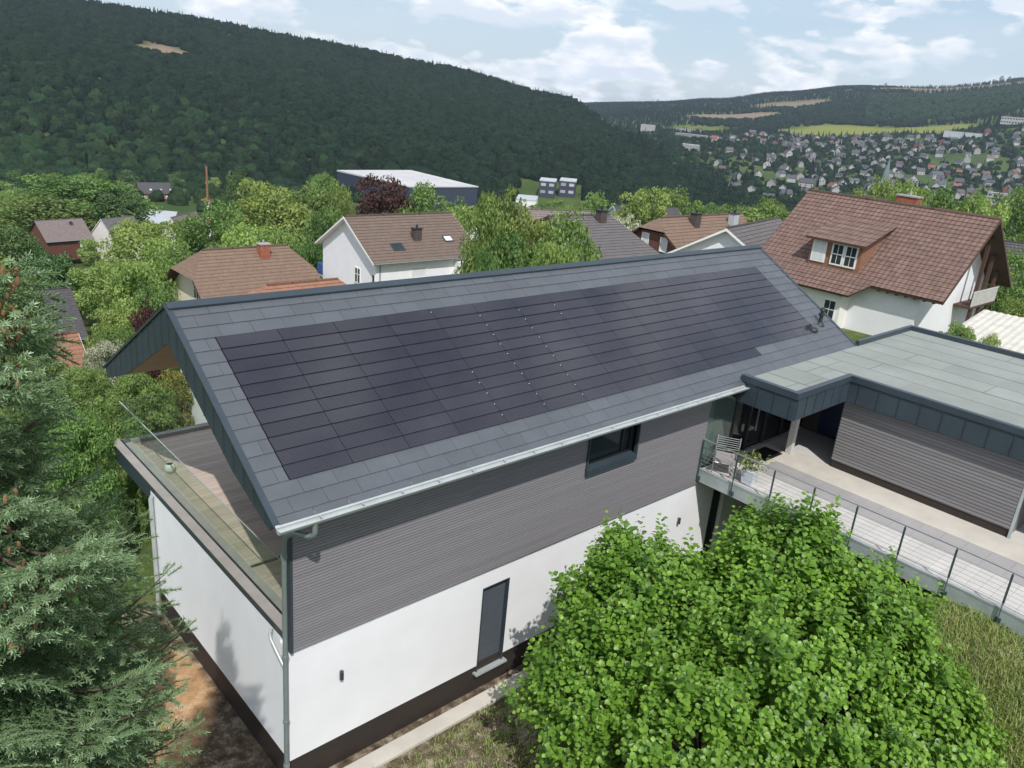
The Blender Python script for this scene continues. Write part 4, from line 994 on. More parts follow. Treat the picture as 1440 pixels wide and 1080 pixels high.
gable_house('grey roofed house at the right edge beyond the red tile roof', (76.4, 13.6, 3.01), -60, 12, 5., 4., 5, 'old_white', 'tile_dark', vo=.3)
gable_house('mauve-grey gabled house under trees behind the white house', (53.1, 52.9, 0.25), -18, 9, 4.4, 3.2, 5, 'cream_render', 'tile_mauve', vo=.3)

# metal flue on a low building in front of the white house
x, y = at(652, 52); x2, y2, z2 = place(670, 352, 47)
F_ = empty('metal_flue', (x2, y2, z2-4.2), 0, 'shiny steel flue with flat rain cap in front of the white house', 'flue')
b = MB(); b.tube([(0, 0, 0), (0, 0, 3.75)], .30, 20); b.build('pipe', M['steel_shiny'], F_)
b = MB(); b.lathe([(.02, 4.22), (.55, 4.16), (.55, 4.08), (.34, 4.02), (.34, 3.9), (.42, 3.85), (.42, 3.75)], (0, 0, 0), 20); b.build('cap', M['steel_shiny'], F_)
# carport beside the red roofed house
def carport():
    pts = [place(1308, 463, 37), place(1388, 421, 45.5)]
    (xa, ya, za), (xb, yb, zb) = pts
    za = zb = 3.05
    d = Vector((xb-xa, yb-ya, 0)); u = d.normalized(); n = Vector((u.y, -u.x, 0)); Ld = d.length; W = 14.
    H = empty('carport', (xa, ya, 0), 0, 'low carport with cream corrugated roof sheets beside the red tiled house', 'carport')
    b = MB(); nn = 90
    for k in range(nn):
        w0, w1 = W*k/nn, W*(k+1)/nn; o = .035 if k % 2 else 0; o2 = .0 if k % 2 else .035
        p = [n*w0, n*w1, u*Ld+n*w1, u*Ld+n*w0]
        b.add([(p[0].x, p[0].y, za+o), (p[1].x, p[1].y, za+o2), (p[2].x, p[2].y, za+.5+o2), (p[3].x, p[3].y, za+.5+o)], [(0, 1, 2, 3)])
    b.build('roof_sheet', M['corrugated'], H)
    b = MB()
    for k in range(5):
        a = n*(W*(k+.02)/4.04); e = a+u*(Ld-.1); b.tube([(a.x, a.y, za-.08), (e.x, e.y, za+.40)], .05, 6)
        b.tube([(a.x, a.y, -1.5), (a.x, a.y, za-.05)], .06, 6); b.tube([(e.x, e.y, -1.5), (e.x, e.y, za+.4)], .06, 6)
    b.build('timber_frame', M['timber_mid'], H)
carport()
# industrial hall, bungalow with flat roof, town buildings on the valley floor
def block(name, label, cat, corners, h, wall, roof, rslope=.0, group=None, bands=0, wm='pane'):
    """corners: four ground xy in order; z from the lowest"""
    cx = sum(c[0] for c in corners)/4; cy = sum(c[1] for c in corners)/4; z0 = gzf(cx, cy)-1
    H = empty(name, (cx, cy, z0), 0, label, cat, group); P = [(c[0]-cx, c[1]-cy) for c in corners]
    b = MB(); b.prism(P, 0, h+1); b.build('wall', M[wall], H)
    k = 1.012; Q = [(x*k, y*k) for x, y in P]
    b = MB(); vs = [(*p, h+1.003) for p in Q]+[(*p, h+1.6+(rslope if i > 1 else 0)) for i, p in enumerate(Q)]
    b.add(vs, [(3, 2, 1, 0), (4, 5, 6, 7), (0, 1, 5, 4), (1, 2, 6, 5), (2, 3, 7, 6), (3, 0, 4, 7)]); b.build('roof', M[roof], H)
    n = len(P)
    if bands:
        for j in range(bands):
            for i in (0, 3):
                a = Vector(P[i]); c = Vector(P[(i+1) % 4]); d = (c-a); nn = Vector((d.y, -d.x)).normalized(); m = max(2, int(d.length/4))
                for q in range(m):
                    p0 = a+d*((q+.2)/m)+nn*.05; p1 = a+d*((q+.8)/m)+nn*.05; zz = 1+h*(j+.35)/bands; zt = zz+h*.4/bands
                    w = MB(); w.add([(p0.x, p0.y, zz), (p1.x, p1.y, zz), (p1.x, p1.y, zt), (p0.x, p0.y, zt)], [(0, 1, 2, 3)]); w.add([(p0.x-nn.x*.3, p0.y-nn.y*.3, zz), (p1.x-nn.x*.3, p1.y-nn.y*.3, zz), (p1.x-nn.x*.3, p1.y-nn.y*.3, zt), (p0.x-nn.x*.3, p0.y-nn.y*.3, zt)], [(3, 2, 1, 0)]); w.build('window', M[wm], H)
    return H
def quad(pxa, da, pxb, db, pxc, dc):
    a, b_, c = Vector(at(pxa, da)), Vector(at(pxb, db)), Vector(at(pxc, dc)); return [tuple(a), tuple(b_), tuple(c), tuple(a+c-b_)]
# ------------------------------------------------------------------ vegetation
def unit(v): return v/np.maximum(1e-9, np.linalg.norm(v, axis=-1, keepdims=True))
def leaf_quads(rng, P, Nrm, size, asp=.62, fold=.18):
    """simple folded leaves: 2 quads each"""
    n = len(P); a = unit(np.cross(Nrm, rng.normal(size=(n, 3)))); b = np.cross(Nrm, a); s = size[:, None]
    tip, base = P+a*s*.5, P-a*s*.5
    up = Nrm*s*fold
    l1 = P+b*s*asp*.5+up+a*s*.05; r1 = P-b*s*asp*.5+up+a*s*.05
    V = np.stack([base, l1, tip, r1], 1).reshape(-1, 3); F = np.arange(n*4).reshape(n, 4)
    F = np.concatenate([F[:, [0, 1, 2]], F[:, [0, 2, 3]]], 1).reshape(-1, 3)
    return V, F
def crown_mesh(name, seed, H=10., R0=4., base=.22, ncl=70, per=130, lsize=.30, crad=1.15, matn='leaf_mid', shape='round', droop=0.):
    rng = np.random.default_rng(seed)
    cz = H*(base+1)/2; rz = H*(1-base)/2
    C = []
    while len(C) < ncl:
        p = rng.normal(size=3); p /= np.linalg.norm(p); r = rng.uniform(.35, 1)**.5
        q = p*r
        if q[2] < -.75 and rng.random() < .7: continue
        w = 1.
        if shape == 'cone': w = max(.06, (1-(q[2]+1)/2))*1.35
        if shape == 'tall': w = .75+.25*(1-abs(q[2]))
        c = np.array([q[0]*R0*w, q[1]*R0*w, cz+q[2]*rz])*np.array([1, 1, 1]); c[:2] += rng.normal(size=2)*R0*.08; c[2] += rng.normal()*rz*.05
        C.append(c)
    C = np.array(C); cr = crad*rng.uniform(.65, 1.3, ncl)
    D = unit(rng.normal(size=(ncl, per, 3))); D[..., 2] = np.abs(D[..., 2])*np.where(rng.random((ncl, per)) < .78, 1, -1)
    rr = rng.uniform(.55, 1.08, (ncl, per, 1))**.6
    P = C[:, None]+D*rr*cr[:, None, None]*np.array([1.1, 1.1, .75]); 
    nr = unit(D*.8+rng.normal(size=D.shape)*.55+np.array([0, 0, .45]))
    sz = lsize*rng.uniform(.6, 1.35, (ncl, per)); P = P.reshape(-1, 3); nr = nr.reshape(-1, 3)
    V, F = leaf_quads(rng, P, nr, sz.ravel())
    tint = np.clip(rng.normal(.45, .25, (ncl, per))+rng.normal(0, .18, (ncl, 1)), 0, 1).ravel().repeat(2)
    return np_mesh(name, V, F, M[matn], tint)
def conifer_mesh(name, seed, H=12., R0=2.6, matn='leaf_conifer'):
    rng = np.random.default_rng(seed); Ps = []; Ns = []
    lev = 26
    for i in range(lev):
        f = i/lev; z = H*(.08+.92*f); r = R0*(1-f)**.85+.12; nb = int(6+9*(1-f))
        for k in range(nb):
            a = rng.uniform(0, 6.28); L = r*rng.uniform(.7, 1.12); n = int(60*L/R0)+10
            t = rng.uniform(.15, 1, n); side = rng.normal(size=n)*.22*L*(1.15-t)
            x = np.cos(a)*t*L-np.sin(a)*side; y = np.sin(a)*t*L+np.cos(a)*side; zz = z-.30*L*t+.12*L*t**2+rng.normal(size=n)*.07
            Ps.append(np.stack([x, y, zz], 1)); Ns.append(unit(np.stack([np.cos(a)*np.ones(n)*.4, np.sin(a)*np.ones(n)*.4, np.ones(n)], 1)+rng.normal(size=(n, 3))*.5))
    P = np.concatenate(Ps); Nn = unit(np.concatenate(Ns))
    V, F = leaf_quads(rng, P, Nn, rng.uniform(.25, .5, len(P)), .5)
    return np_mesh(name, V, F, M[matn], np.clip(rng.normal(.45, .3, len(P)), 0, 1).repeat(2))
def trunk_mesh(name, H=10., r=.22, seed=0, top=.8, limbs=7, spread=2.6):
    rr = random.Random(seed); b = MB(); pts = [(0, 0, -.6)]; x = y = 0
    for i in range(1, 7): x += rr.uniform(-.12, .12); y += rr.uniform(-.12, .12); pts.append((x, y, H*top*i/6))
    b.tube(pts, [r*1.25]+[r*(1-.8*i/6) for i in range(1, 7)], 9)
    for k in range(limbs):
        i = rr.randint(2, 5); p = Vector(pts[i]); a = rr.uniform(0, 6.28); L = spread*rr.uniform(.6, 1)*(1.15-i/8)
        e = p+Vector((math.cos(a)*L, math.sin(a)*L, L*rr.uniform(.35, .9))); mid = (p+e)/2+Vector((0, 0, -.15*L))*.4
        b.tube([tuple(p), tuple(mid), tuple(e)], [r*.42, r*.28, r*.08], 6)
    me = b.build(name, M['bark']); d = me.data; bpy.data.objects.remove(me); return d
PC = {}
def proto(kind):
    """(crown mesh, trunk mesh, reference height, reference radius)"""
    if kind in PC: return PC[kind]
    k, matn = kind.split(':') if ':' in kind else (kind, 'leaf_mid')
    geo = ('geo', k)
    if geo not in PC:
        if k == 'round1': c = crown_mesh('crown', 11, 10, 4.2, .16, 85, 120, .34, 1.2)
        elif k == 'round2': c = crown_mesh('crown', 12, 10, 4.2, .12, 75, 130, .34, 1.3)
        elif k == 'dome': c = crown_mesh('crown', 13, 10, 4.4, .10, 110, 130, .30, 1.05)
        elif k == 'airy': c = crown_mesh('crown', 14, 10, 3.0, .18, 60, 70, .26, .85, shape='tall')
        elif k == 'bush': c = crown_mesh('crown', 15, 10, 5.5, -.05, 90, 150, .40, 1.4)
        elif k == 'fine1': c = crown_mesh('crown', 16, 10, 4.6, .02, 150, 210, .27, 1.0)
        elif k == 'fine2': c = crown_mesh('crown', 17, 10, 4.6, .02, 170, 200, .24, .9)
        elif k == 'conifer': c = conifer_mesh('crown', 18, 10, 2.4)
        elif k == 'far1': c = crown_mesh('crown', 19, 10, 4.4, .05, 45, 60, .62, 1.5)
        elif k == 'far2': c = crown_mesh('crown', 20, 10, 4.0, .05, 38, 70, .62, 1.6)
        PC[geo] = (c, trunk_mesh('trunk', 10, .25 if k != 'bush' else .16, len(PC), .7))
    c, t = PC[geo]
    c2 = c.copy(); c2.materials.clear(); c2.materials.append(M[matn]); c2.name = 'crown'
    PC[kind] = (c2, t); return PC[kind]
REFR = dict(round1=4.2, round2=4.2, dome=4.4, airy=3., bush=5.5, fine1=4.6, fine2=4.6, conifer=2.4, far1=4.4, far2=4.0)
trnd = random.Random(77)
def tree(x, y, H, Rr, kind, label, cat='tree', group=None, name='tree', sink=.2, trunk=True):
    c, t = proto(kind); k = kind.split(':')[0]
    T = empty(name, (x, y, gzf(x, y)-sink), trnd.uniform(0, 6.28), label, cat, group)
    s = Rr/(REFR[k]+.7); T.scale = (s, s, H/10.35)
    o = bpy.data.objects.new('crown', c); link(o, T)
    if trunk: o = bpy.data.objects.new('trunk', t); link(o, T)
    return T
def ptree(px, py, d, hwpx, kind, label, cat='tree', name='tree', group=None):
    x, y = at(px, d); zt = topz(px, py, d); H = zt-gzf(x, y)+.2
    # move along the true ray azimuth
    v = CF+CR*(px-720)/FPX-CU*(py-540)/FPX; h = math.hypot(v[0], v[1]); x, y = CAM[0]+v[0]/h*d, CAM[1]+v[1]/h*d; H = max(1.5, zt-gzf(x, y)+.2)
    return tree(x, y, H, hwpx/FPX*d*1.08, kind, label, cat, group, name)
TL = [
 (105,243,240,78,'dome:leaf_mid','largest domed green tree on the left, in front of the hill foot'),
 (48,272,228,62,'round1:leaf_mid','broad green tree left of the large domed tree'),
 (163,262,232,34,'round2:leaf_dark','darker tree tucked behind the right flank of the large domed tree'),
 (196,300,112,48,'round2:leaf_light','yellow-green spreading tree hiding the pale gabled house'),
 (228,325,100,40,'airy:leaf_light','feathery light tree right of the yellow-green spreading tree'),
 (6,318,116,46,'round1:leaf_dark','dark green dense tree above the dark skylight roof'),
 (62,352,112,34,'bush:leaf_dark','dark rounded shrub-like tree right behind the dark skylight roof'),
 (300,283,122,46,'round1:leaf_mid','rounded green tree below the striped pole'),
 (265,300,128,24,'round2:leaf_mid','slim green tree beside the narrow white gable'),
 (375,253,135,62,'dome:leaf_light','big pale green chestnut-like tree behind the cream house'),
 (440,255,142,50,'round2:leaf_mid','green tree touching the left side of the white house view'),
 (350,305,98,44,'round2:leaf_light','light tree standing left behind the brick chimney'),
 (405,312,92,38,'airy:leaf_light','loose yellow-green tree right behind the brick chimney'),
 (440,335,88,28,'bush:leaf_mid','green bush between cream house and white house'),
 (250,345,92,36,'round1:leaf_mid','medium green tree left of the cream house roof'),
 (88,372,122,24,'bush:leaf_autumn','small bush with orange-brown foliage below the mauve roof'),
 (142,368,108,40,'round1:leaf_light','light green tree right of the orange-brown bush'),
 (205,362,72,52,'bush:leaf_light','wide light green tree left of the cream house'),
 (168,425,58,34,'round2:leaf_light','yellow-green tree right of the dark skylight roof'),
 (215,395,60,34,'bush:leaf_mid','green thicket at the left gable of the cream house'),
 (202,428,52,22,'bush:leaf_copper','small dark red leaved bush above the blue gable tip'),
 (166,455,46,30,'bush:leaf_light','bright green bush below the dark red bush'),
 (150,478,36,34,'fine1:leaf_blossom','shrub with white flower clusters left of the blue gable tip'),
 (112,515,34,40,'fine2:leaf_mid','green bush below the shed roof'),
 (45,500,36,44,'fine1:leaf_mid','green bush at the left edge behind the cone-laden branch'),
 (190,520,27,52,'fine2:leaf_mid','mid green shrub under the blue gable tip'),
 (245,520,29,44,'fine1:leaf_autumn','olive brown-tinged shrub seen under the roof overhang'),
 (110,575,20,50,'fine1:leaf_mid','dense green shrub left of the terrace corner'),
 (196,650,21.5,30,'fine2:leaf_mid','leafy shrub just outside the terrace glass corner'),
 (55,560,22,60,'fine2:leaf_dark','darker green shrub behind the spruce boughs'),
 (300,545,30,60,'fine1:leaf_mid','green shrub behind the terrace under the gable'),
 (118,780,12.2,40,'fine1:leaf_mid','tall bright shrub against the terrace slab end'),
 (85,700,13,60,'fine2:leaf_mid','green shrub filling the gap behind the blue-green spruce'),
 (540,245,132,50,'dome:leaf_copper','copper beech with dark purple crown above the white house'),
 (478,262,138,28,'round1:leaf_light','light green tree left of the copper beech'),
 (602,260,128,46,'round1:leaf_mid','green tree right of the copper beech'),
 (650,283,118,36,'bush:leaf_light','low light green tree right end behind the white house'),
 (460,283,110,34,'round2:leaf_mid','green tree behind the left verge of the white house'),
 (708,246,46,40,'round2:leaf_mid','tallest airy tree in the scrub behind the ridge'),
 (690,283,44,40,'round1:leaf_mid','loose tree left of the tallest airy tree'),
 (752,285,44,44,'round2:leaf_light','airy light tree in the middle of the scrub behind the ridge'),
 (808,296,42,46,'round1:leaf_mid','airy tree at the right of the scrub behind the ridge'),
 (728,325,40,48,'bush:leaf_mid','dense bush low in the scrub behind the ridge'),
 (790,335,38,42,'bush:leaf_light','light bush in front of the dark grey roof'),
 (686,348,38,26,'bush:leaf_mid','small bush right of the steel flue'),
 (838,350,37,16,'airy:leaf_light','thin bush at the left verge of the dark grey roof'),
 (845,272,190,26,'round1:leaf_light','small light tree in front of the row of white sheds'),
 (880,292,100,26,'round2:leaf_blossom','pale blossoming tree with layered white flowers'),
 (912,262,125,46,'dome:leaf_light','pale green tree behind the blossoming tree'),
 (958,266,150,36,'round1:leaf_light','light green tree above the orange timber house'),
 (1000,285,130,34,'round2:leaf_mid','green tree right of the orange timber house ridge'),
 (1045,290,125,38,'round1:leaf_mid','green tree left behind the red roofed house'),
 (1090,278,120,34,'dome:leaf_mid','bushy green tree touching the red roof verge'),
 (1075,300,95,26,'bush:leaf_light','low bright tree in front of the red roof verge'),
 (1238,250,95,34,'round1:leaf_light','bright yellow-green tree left of the red roof chimney'),
 (1288,246,92,30,'round2:leaf_light','bright yellow-green tree behind the red roof chimney'),
 (1335,268,130,38,'round1:leaf_mid','green tree above the right half of the red ridge'),
 (1385,272,125,36,'bush:leaf_light','light green bushy tree right of the ridge middle'),
 (1428,262,140,40,'dome:leaf_mid','rounded green tree at the right edge of the view'),
 (1432,352,62,30,'round1:leaf_mid','green tree at the right edge beside the timber balcony'),
 (1436,420,50,26,'bush:leaf_light','light bush at the right edge below the timber balcony'),
 (1350,452,31,26,'fine1:leaf_mid','leafy shrub left in front of the corrugated carport'),
 (1395,470,30,20,'fine2:leaf_light','light shrub right in front of the corrugated carport'),
 (160,233,240,14,'conifer:leaf_conifer','grey-blue conifer behind the domed tree'),
 (338,240,230,22,'round1:leaf_dark','dark tree behind and right of the striped pole'),
 (455,236,230,26,'round2:leaf_mid','tree left of the blue factory hall'),
]
for i, t_ in enumerate(TL): ptree(*t_)

# individually standing trees filling the gardens down to the valley
def flabel(px, d, mt):
    tone = {'leaf_mid': 'mid green leafy', 'leaf_light': 'light yellow-green leafy', 'leaf_dark': 'dark green leafy', 'leaf_conifer': 'dark pointed conifer'}[mt]
    side = 'left' if px < 420 else ('middle' if px < 900 else 'right')
    zone = 'near the closest neighbouring houses' if d < 150 else ('in the gardens further back' if d < 320 else 'down on the valley floor')
    l = '%s tree %s, %s part of the view' % (tone, zone, side)
    return l, 'tree', l.replace(' tree ', ' trees ')
def fill():
    rng = random.Random(31); n = 0; placed = []
    clear = [(430,690,70),(235,450,72),(1070,1440,64),(815,965,66),(890,1060,72),(930,1110,66),(0,130,100),(40,132,190),(125,180,205),(228,262,165),(183,262,440)]
    while n < 290:
        px = rng.uniform(-120, 1560); d = rng.uniform(60, 520)**1.0
        if any(a-22 < px < b_+22 and d < dd+6 for a, b_, dd in clear): continue
        if 440 < px < 700 and d > 330: continue
        x, y = at(px, d)
        if any((x-a)**2+(y-b_)**2 < (4+d*.015)**2 for a, b_ in placed): continue
        placed.append((x, y)); H = rng.uniform(5.5, 10) if d < 250 else rng.uniform(8, 14)
        k = rng.choice(['far1', 'far2'] if d > 140 else ['round1', 'round2', 'bush'])
        mt = rng.choices(['leaf_mid', 'leaf_light', 'leaf_dark'], [5, 3, 3])[0]
        if rng.random() < .06: k, mt = 'conifer', 'leaf_conifer'
        tree(x, y, H, H*rng.uniform(.36, .52) if k != 'conifer' else H*.22, k+':'+mt, *flabel(px, d, mt), trunk=d < 160)
        n += 1
fill()

# ---------------- hazel bush in the foreground
def hazel():
    rng = np.random.default_rng(21)
    base = np.array([7.1, -5.5, gzf(7.1, -5.5)])
    B = [((5.5, -3.1, 2.35), (1.45, 1.25, 1.95)), ((4.3, -3.4, 1.3), (1.25, 1.4, 1.75)), ((6.7, -4.1, 2.2), (1.5, 1.5, 1.95)), ((7.9, -4.75, 2.75), (1.55, 1.45, 2.35)), ((8.4, -6.2, 2.25), (1.5, 1.5, 2.0)),
         ((6.6, -5.7, 2.0), (2.1, 1.9, 2.25)), ((8.15, -7.45, 1.3), (1.6, 1.5, 1.75)), ((5.0, -5.2, 1.4), (1.9, 1.9, 2.0)), ((6.5, -7.3, 1.0), (2.0, 1.6, 1.8)), ((9.0, -4.9, 1.5), (1.2, 1.3, 1.8))]
    B = [((c[0]-.25, c[1]+.12, c[2]+(.15 if q < 2 else 0)), r) for q, (c, r) in enumerate(B)]
    tips = []; nrm = []
    for (c, r) in B:
        c = np.array(c); r = np.array(r); n = int(235*np.prod(r)**.66)
        d = unit(rng.normal(size=(n, 3))); d[:, 2] = np.where(d[:, 2] < -.35, -d[:, 2], d[:, 2]); q = c+d*r
        lob = (np.sin(q[:, 0]*5.1+1.3*np.sin(q[:, 1]*3.7))+np.sin(q[:, 1]*5.7+q[:, 2]*2.3+1.1*np.sin(q[:, 0]*3.1))+np.sin(q[:, 2]*5.9+q[:, 0]*1.9))/3
        q = c+d*r*(rng.uniform(.84, 1.04, (n, 1))+.13*lob[:, None])
        keep = (lob > -.38) | (rng.random(n) < .25)
        for (c2, r2) in B:
            if tuple(c2) == tuple(c): continue
            keep &= (((q-np.array(c2))/(np.array(r2)*.80))**2).sum(1) > 1
        keep &= q[:, 1] < -1.35
        tips.append(q[keep]); nrm.append(unit(d/r)[keep])
    T = np.concatenate(tips); Nn = np.concatenate(nrm); n = len(T)
    # long whips rising above the surface here and there
    w = rng.random(n) < .06; T[w] += (Nn[w]*.15+np.array([0, 0, .32]))*rng.uniform(.5, 1.2, (w.sum(), 1))
    outd = unit(T-base); D = unit(Nn*.55+outd*.6+np.array([0, 0, .55])+rng.normal(size=(n, 3))*.25)
    per = 17; Lsh = rng.uniform(.45, .95, n)
    t = np.linspace(0, 1, per)[None]*np.ones((n, 1)); ph = np.arange(per)[None]*2.4+rng.uniform(0, 6.28, (n, 1))
    S = T[:, None]-D[:, None]*(Lsh[:, None, None]*(1-t[..., None])); S[..., 2] += 0
    a = unit(np.cross(D, rng.normal(size=(n, 3)))); b_ = np.cross(D, a)
    side = a[:, None]*np.cos(ph)[..., None]+b_[:, None]*np.sin(ph)[..., None]
    ax = unit(side*.9+D[:, None]*.35+rng.normal(size=side.shape)*.22+np.array([0, 0, .05]))
    up = unit(D[:, None]*.5+np.array([0, 0, .75])+Nn[:, None]*.35+rng.normal(size=side.shape)*.38)
    up = unit(up-ax*(up*ax).sum(-1, keepdims=True)); rt = np.cross(ax, up)
    sz = (  .120*rng.uniform(.6, 1.3, (n, per))*(1-.42*t**3)); P = S+side*.035
    prof = [(0, .10, 0), (.30, .46, .02), (.68, .44, .0), (1., .05, -.09)]
    V = []
    for (l, wd, zz) in prof:
        for sx in (-1, 0, 1):
            V.append(P+ax*(sz*l)[..., None]+rt*(sz*wd*sx)[..., None]+up*(sz*(zz+(.13*abs(sx) if wd > .2 else 0)))[..., None])
    V = np.stack(V, 2).reshape(-1, 12, 3); m = len(V); idx = np.arange(m)[:, None]*12
    quads = []
    for r_ in range(3):
        for c_ in range(2): k = r_*3+c_; quads.append(idx+np.array([[k, k+1, k+4, k+3]]))
    F = np.concatenate(quads, 1).reshape(-1, 4)
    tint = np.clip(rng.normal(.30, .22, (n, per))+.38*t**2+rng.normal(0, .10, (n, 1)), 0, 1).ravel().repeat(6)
    Hz = empty('hazel_bush', tuple(base), 0, 'large leafy hazel bush filling the foreground in front of the white wall', 'bush')
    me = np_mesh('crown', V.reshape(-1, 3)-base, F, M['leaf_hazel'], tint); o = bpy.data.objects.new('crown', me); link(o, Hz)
    bb = MB(); rr = random.Random(3); order = list(range(n)); rr.shuffle(order)
    for k in range(16):
        a_ = rr.uniform(0, 6.28); e = base+np.array([math.cos(a_)*rr.uniform(.8, 2.2), math.sin(a_)*rr.uniform(.6, 1.6), rr.uniform(2.2, 3.2)]); s = base+np.array([math.cos(a_)*.25, math.sin(a_)*.25, -.2])
        mid = (s+e)/2+np.array([0, 0, .3]); bb.tube([tuple(s-base), tuple(mid-base), tuple(e-base)], [.05, .038, .022], 7)
    cents = [np.array(c)-base for c, r in B]
    for k in order[:650]:
        tip = T[k]-base; st = T[k]-D[k]*Lsh[k]-base; c = min(cents, key=lambda q: np.linalg.norm(q-st))
        bb.tube([tuple(c*.9+np.array([0, 0, -.3])), tuple((c*.9+st)/2+np.array([0, 0, -.1])), tuple(st), tuple(tip)], [.016, .012, .008, .003], 5, cap=False)
    bb.build('stems', M['bark'], Hz)
hazel()

# ---------------- spruce with cones, left foreground
def spruce():
    rng = np.random.default_rng(8)
    bx, by = -4.62, -4.6; z0 = gzf(bx, by); top = 12.3
    S = empty('spruce', (bx, by, z0), 0, 'blue-green spruce with orange-brown cones at the left edge of the foreground', 'spruce')
    P = []; D = []; Ln = []; TI = []; bb = MB(); tipsC = []
    b = MB(); b.tube([(0, 0, -.3), (.02, 0, 4), (0, .03, 8), (0, 0, top-z0)], [.19, .15, .08, .012], 12); b.build('trunk', M['bark'], S)
    view = unit(np.array([CAM[0]-bx, CAM[1]-by]))
    nlev = 56
    brs = []
    for i in range(nlev):
        f = i/(nlev-1); z = .9+(top-1.0-z0-.5)*f; tt = top-z0-z; Rm = min(1.27, .03+.05*tt+.042*tt*tt)
        for k in range(9): brs.append((rng.uniform(0, 6.283), Rm*rng.uniform(.72, 1.12), z))
    # longer cone-bearing boughs
    for px, py, dd in ((24, 384, 4.9), (32, 452, 4.8), (34, 470, 5.1), (24, 520, 4.9), (22, 545, 4.7), (30, 720, 4.7), (115, 775, 4.6), (125, 800, 4.5), (90, 830, 4.5), (60, 872, 4.6), (40, 905, 4.6), (62, 800, 4.4)):
        x, y, zt_ = place(px, py-12, dd); L = math.hypot(x-bx, y-by); brs.append((math.atan2(y-by, x-bx), L, zt_-z0-.06*L))
    for (a, L, z) in brs:
        if True:
            ca, sa = math.cos(a), math.sin(a)
            nseg = max(3, int(L/.13)); pts = []
            for s in range(nseg+1):
                t = s/nseg; pts.append(np.array([ca*L*t, sa*L*t, z-.28*L*t-.10*L*math.sin(t*3.1)+.34*L*t*t]))
            bb.tube([tuple(p) for p in pts], [.022*(1-.8*s/nseg)*(L/2+.3) for s in range(nseg+1)], 5, cap=False)
            for s in range(1, nseg+1):
                t = s/nseg; d = unit(pts[s]-pts[s-1])
                lat = .62*L*(1-t)**.8*min(1, .25+t*2.2)+.10
                for sg in (-1, 1):
                    sd = np.array([-sa*sg, ca*sg, 0]); ld = unit(d*.75+sd*.8+np.array([0, 0, -.12])); ns = max(1, int(lat/.07))
                    for q in range(ns):
                        p = pts[s]+ld*lat*(q+.5)/ns+np.array([0, 0, -.10*lat*((q+.5)/ns)**1.5])
                        for g2 in (-1, 1) if q < ns-1 else (0,):
                            dd = unit(ld*.7+d*.35*1+np.cross(ld, [0, 0, 1])*g2*.65+rng.normal(size=3)*.14+np.array([0, 0, -.10]))
                            P.append(p); D.append(dd); Ln.append(rng.uniform(.08, .14)); TI.append(np.clip(.15+.55*t+.25*(q/ns)+rng.normal()*.12, 0, 1))
                if s == nseg: 
                    P.append(pts[s]); D.append(d); Ln.append(.14); TI.append(.9)
            tipsC.append(pts[-1])
    bb.build('branches', M['bark'], S)
    P = np.array(P); D = np.array(D); Ln = np.array(Ln); TI = np.array(TI)
    # the far side of the tree is thinned
    wp = P[:, :2]@view; keep = (wp > -.35) | (rng.random(len(P)) < .30)
    P, D, Ln, TI = P[keep], D[keep], Ln[keep], TI[keep]; n = len(P); print('spruce shoots', n)
    per = 26
    t = (np.arange(per)+.5)/per; ph = np.arange(per)*2.39996+rng.uniform(0, 6.28, (n, 1))
    a = unit(np.cross(D, rng.normal(size=(n, 3)))); b_ = np.cross(D, a)
    side = a[:, None]*np.cos(ph)[..., None]+b_[:, None]*np.sin(ph)[..., None]
    nd = unit(side*1.0+D[:, None]*.62+np.array([0, 0, .18])); base = P[:, None]+D[:, None]*(Ln[:, None]*t)[..., None]
    nl = (.031*rng.uniform(.8, 1.2, (n, per)))[..., None]; w = unit(np.cross(nd, D[:, None]))*.0042
    V = np.stack([base-w, base+w, base+nd*nl+w*.4, base+nd*nl-w*.4], 2).reshape(-1, 3)
    F = np.arange(n*per*4).reshape(-1, 4); tint = (TI[:, None]+rng.normal(0, .1, (n, per))).clip(0, 1).ravel()
    # shoot cores
    c1 = a*.006; c2 = b_*.006; e = P+D*Ln[:, None]
    V2 = np.stack([P-c1, P+c1, e+c1, e-c1, P-c2, P+c2, e+c2, e-c2], 1).reshape(-1, 3); F2 = np.arange(n*8).reshape(-1, 4)+len(V)
    me = np_mesh('needles', np.vstack([V, V2]), np.vstack([F, F2]), M['needle'], np.concatenate([tint, (TI*.4).repeat(2)]))
    o = bpy.data.objects.new('needles', me); link(o, S)
    # cones
    b = MB(); prof = [(.0, .0), (.006, -.003), (.0105, -.013), (.012, -.028), (.0105, -.043), (.006, -.055), (.0, -.06)]; b.lathe(prof, (0, 0, 0), 10)
    cm = b.build('cone', M['cone_brown'], S); cd = cm.data; cm.location = (0, 0, 9)
    spots = [(4,377),(12,385),(18,400),(10,412),(25,392),(22,378),(6,395),(14,432),(6,440),(20,446),(4,462),(12,468),(22,455),(30,463),(24,470),(36,456),(8,476),(16,480),(3,425),(20,512),(24,540),(7,700),(20,690),(12,715),(10,742),(26,765),(14,772),(34,790),(24,800),(44,806),(92,778),(100,784),(84,790),(60,800),(52,812),(66,822),(74,812),(80,826),(58,830),(46,822),(38,812),(70,838),(90,818),(96,832),(20,840),(8,852),(30,858),(24,868),(10,876),(40,872),(50,880),(4,812),(70,798),(104,806),(108,820),(16,905),(28,912),(62,846),(86,806),(54,795)]
    rr = random.Random(2)
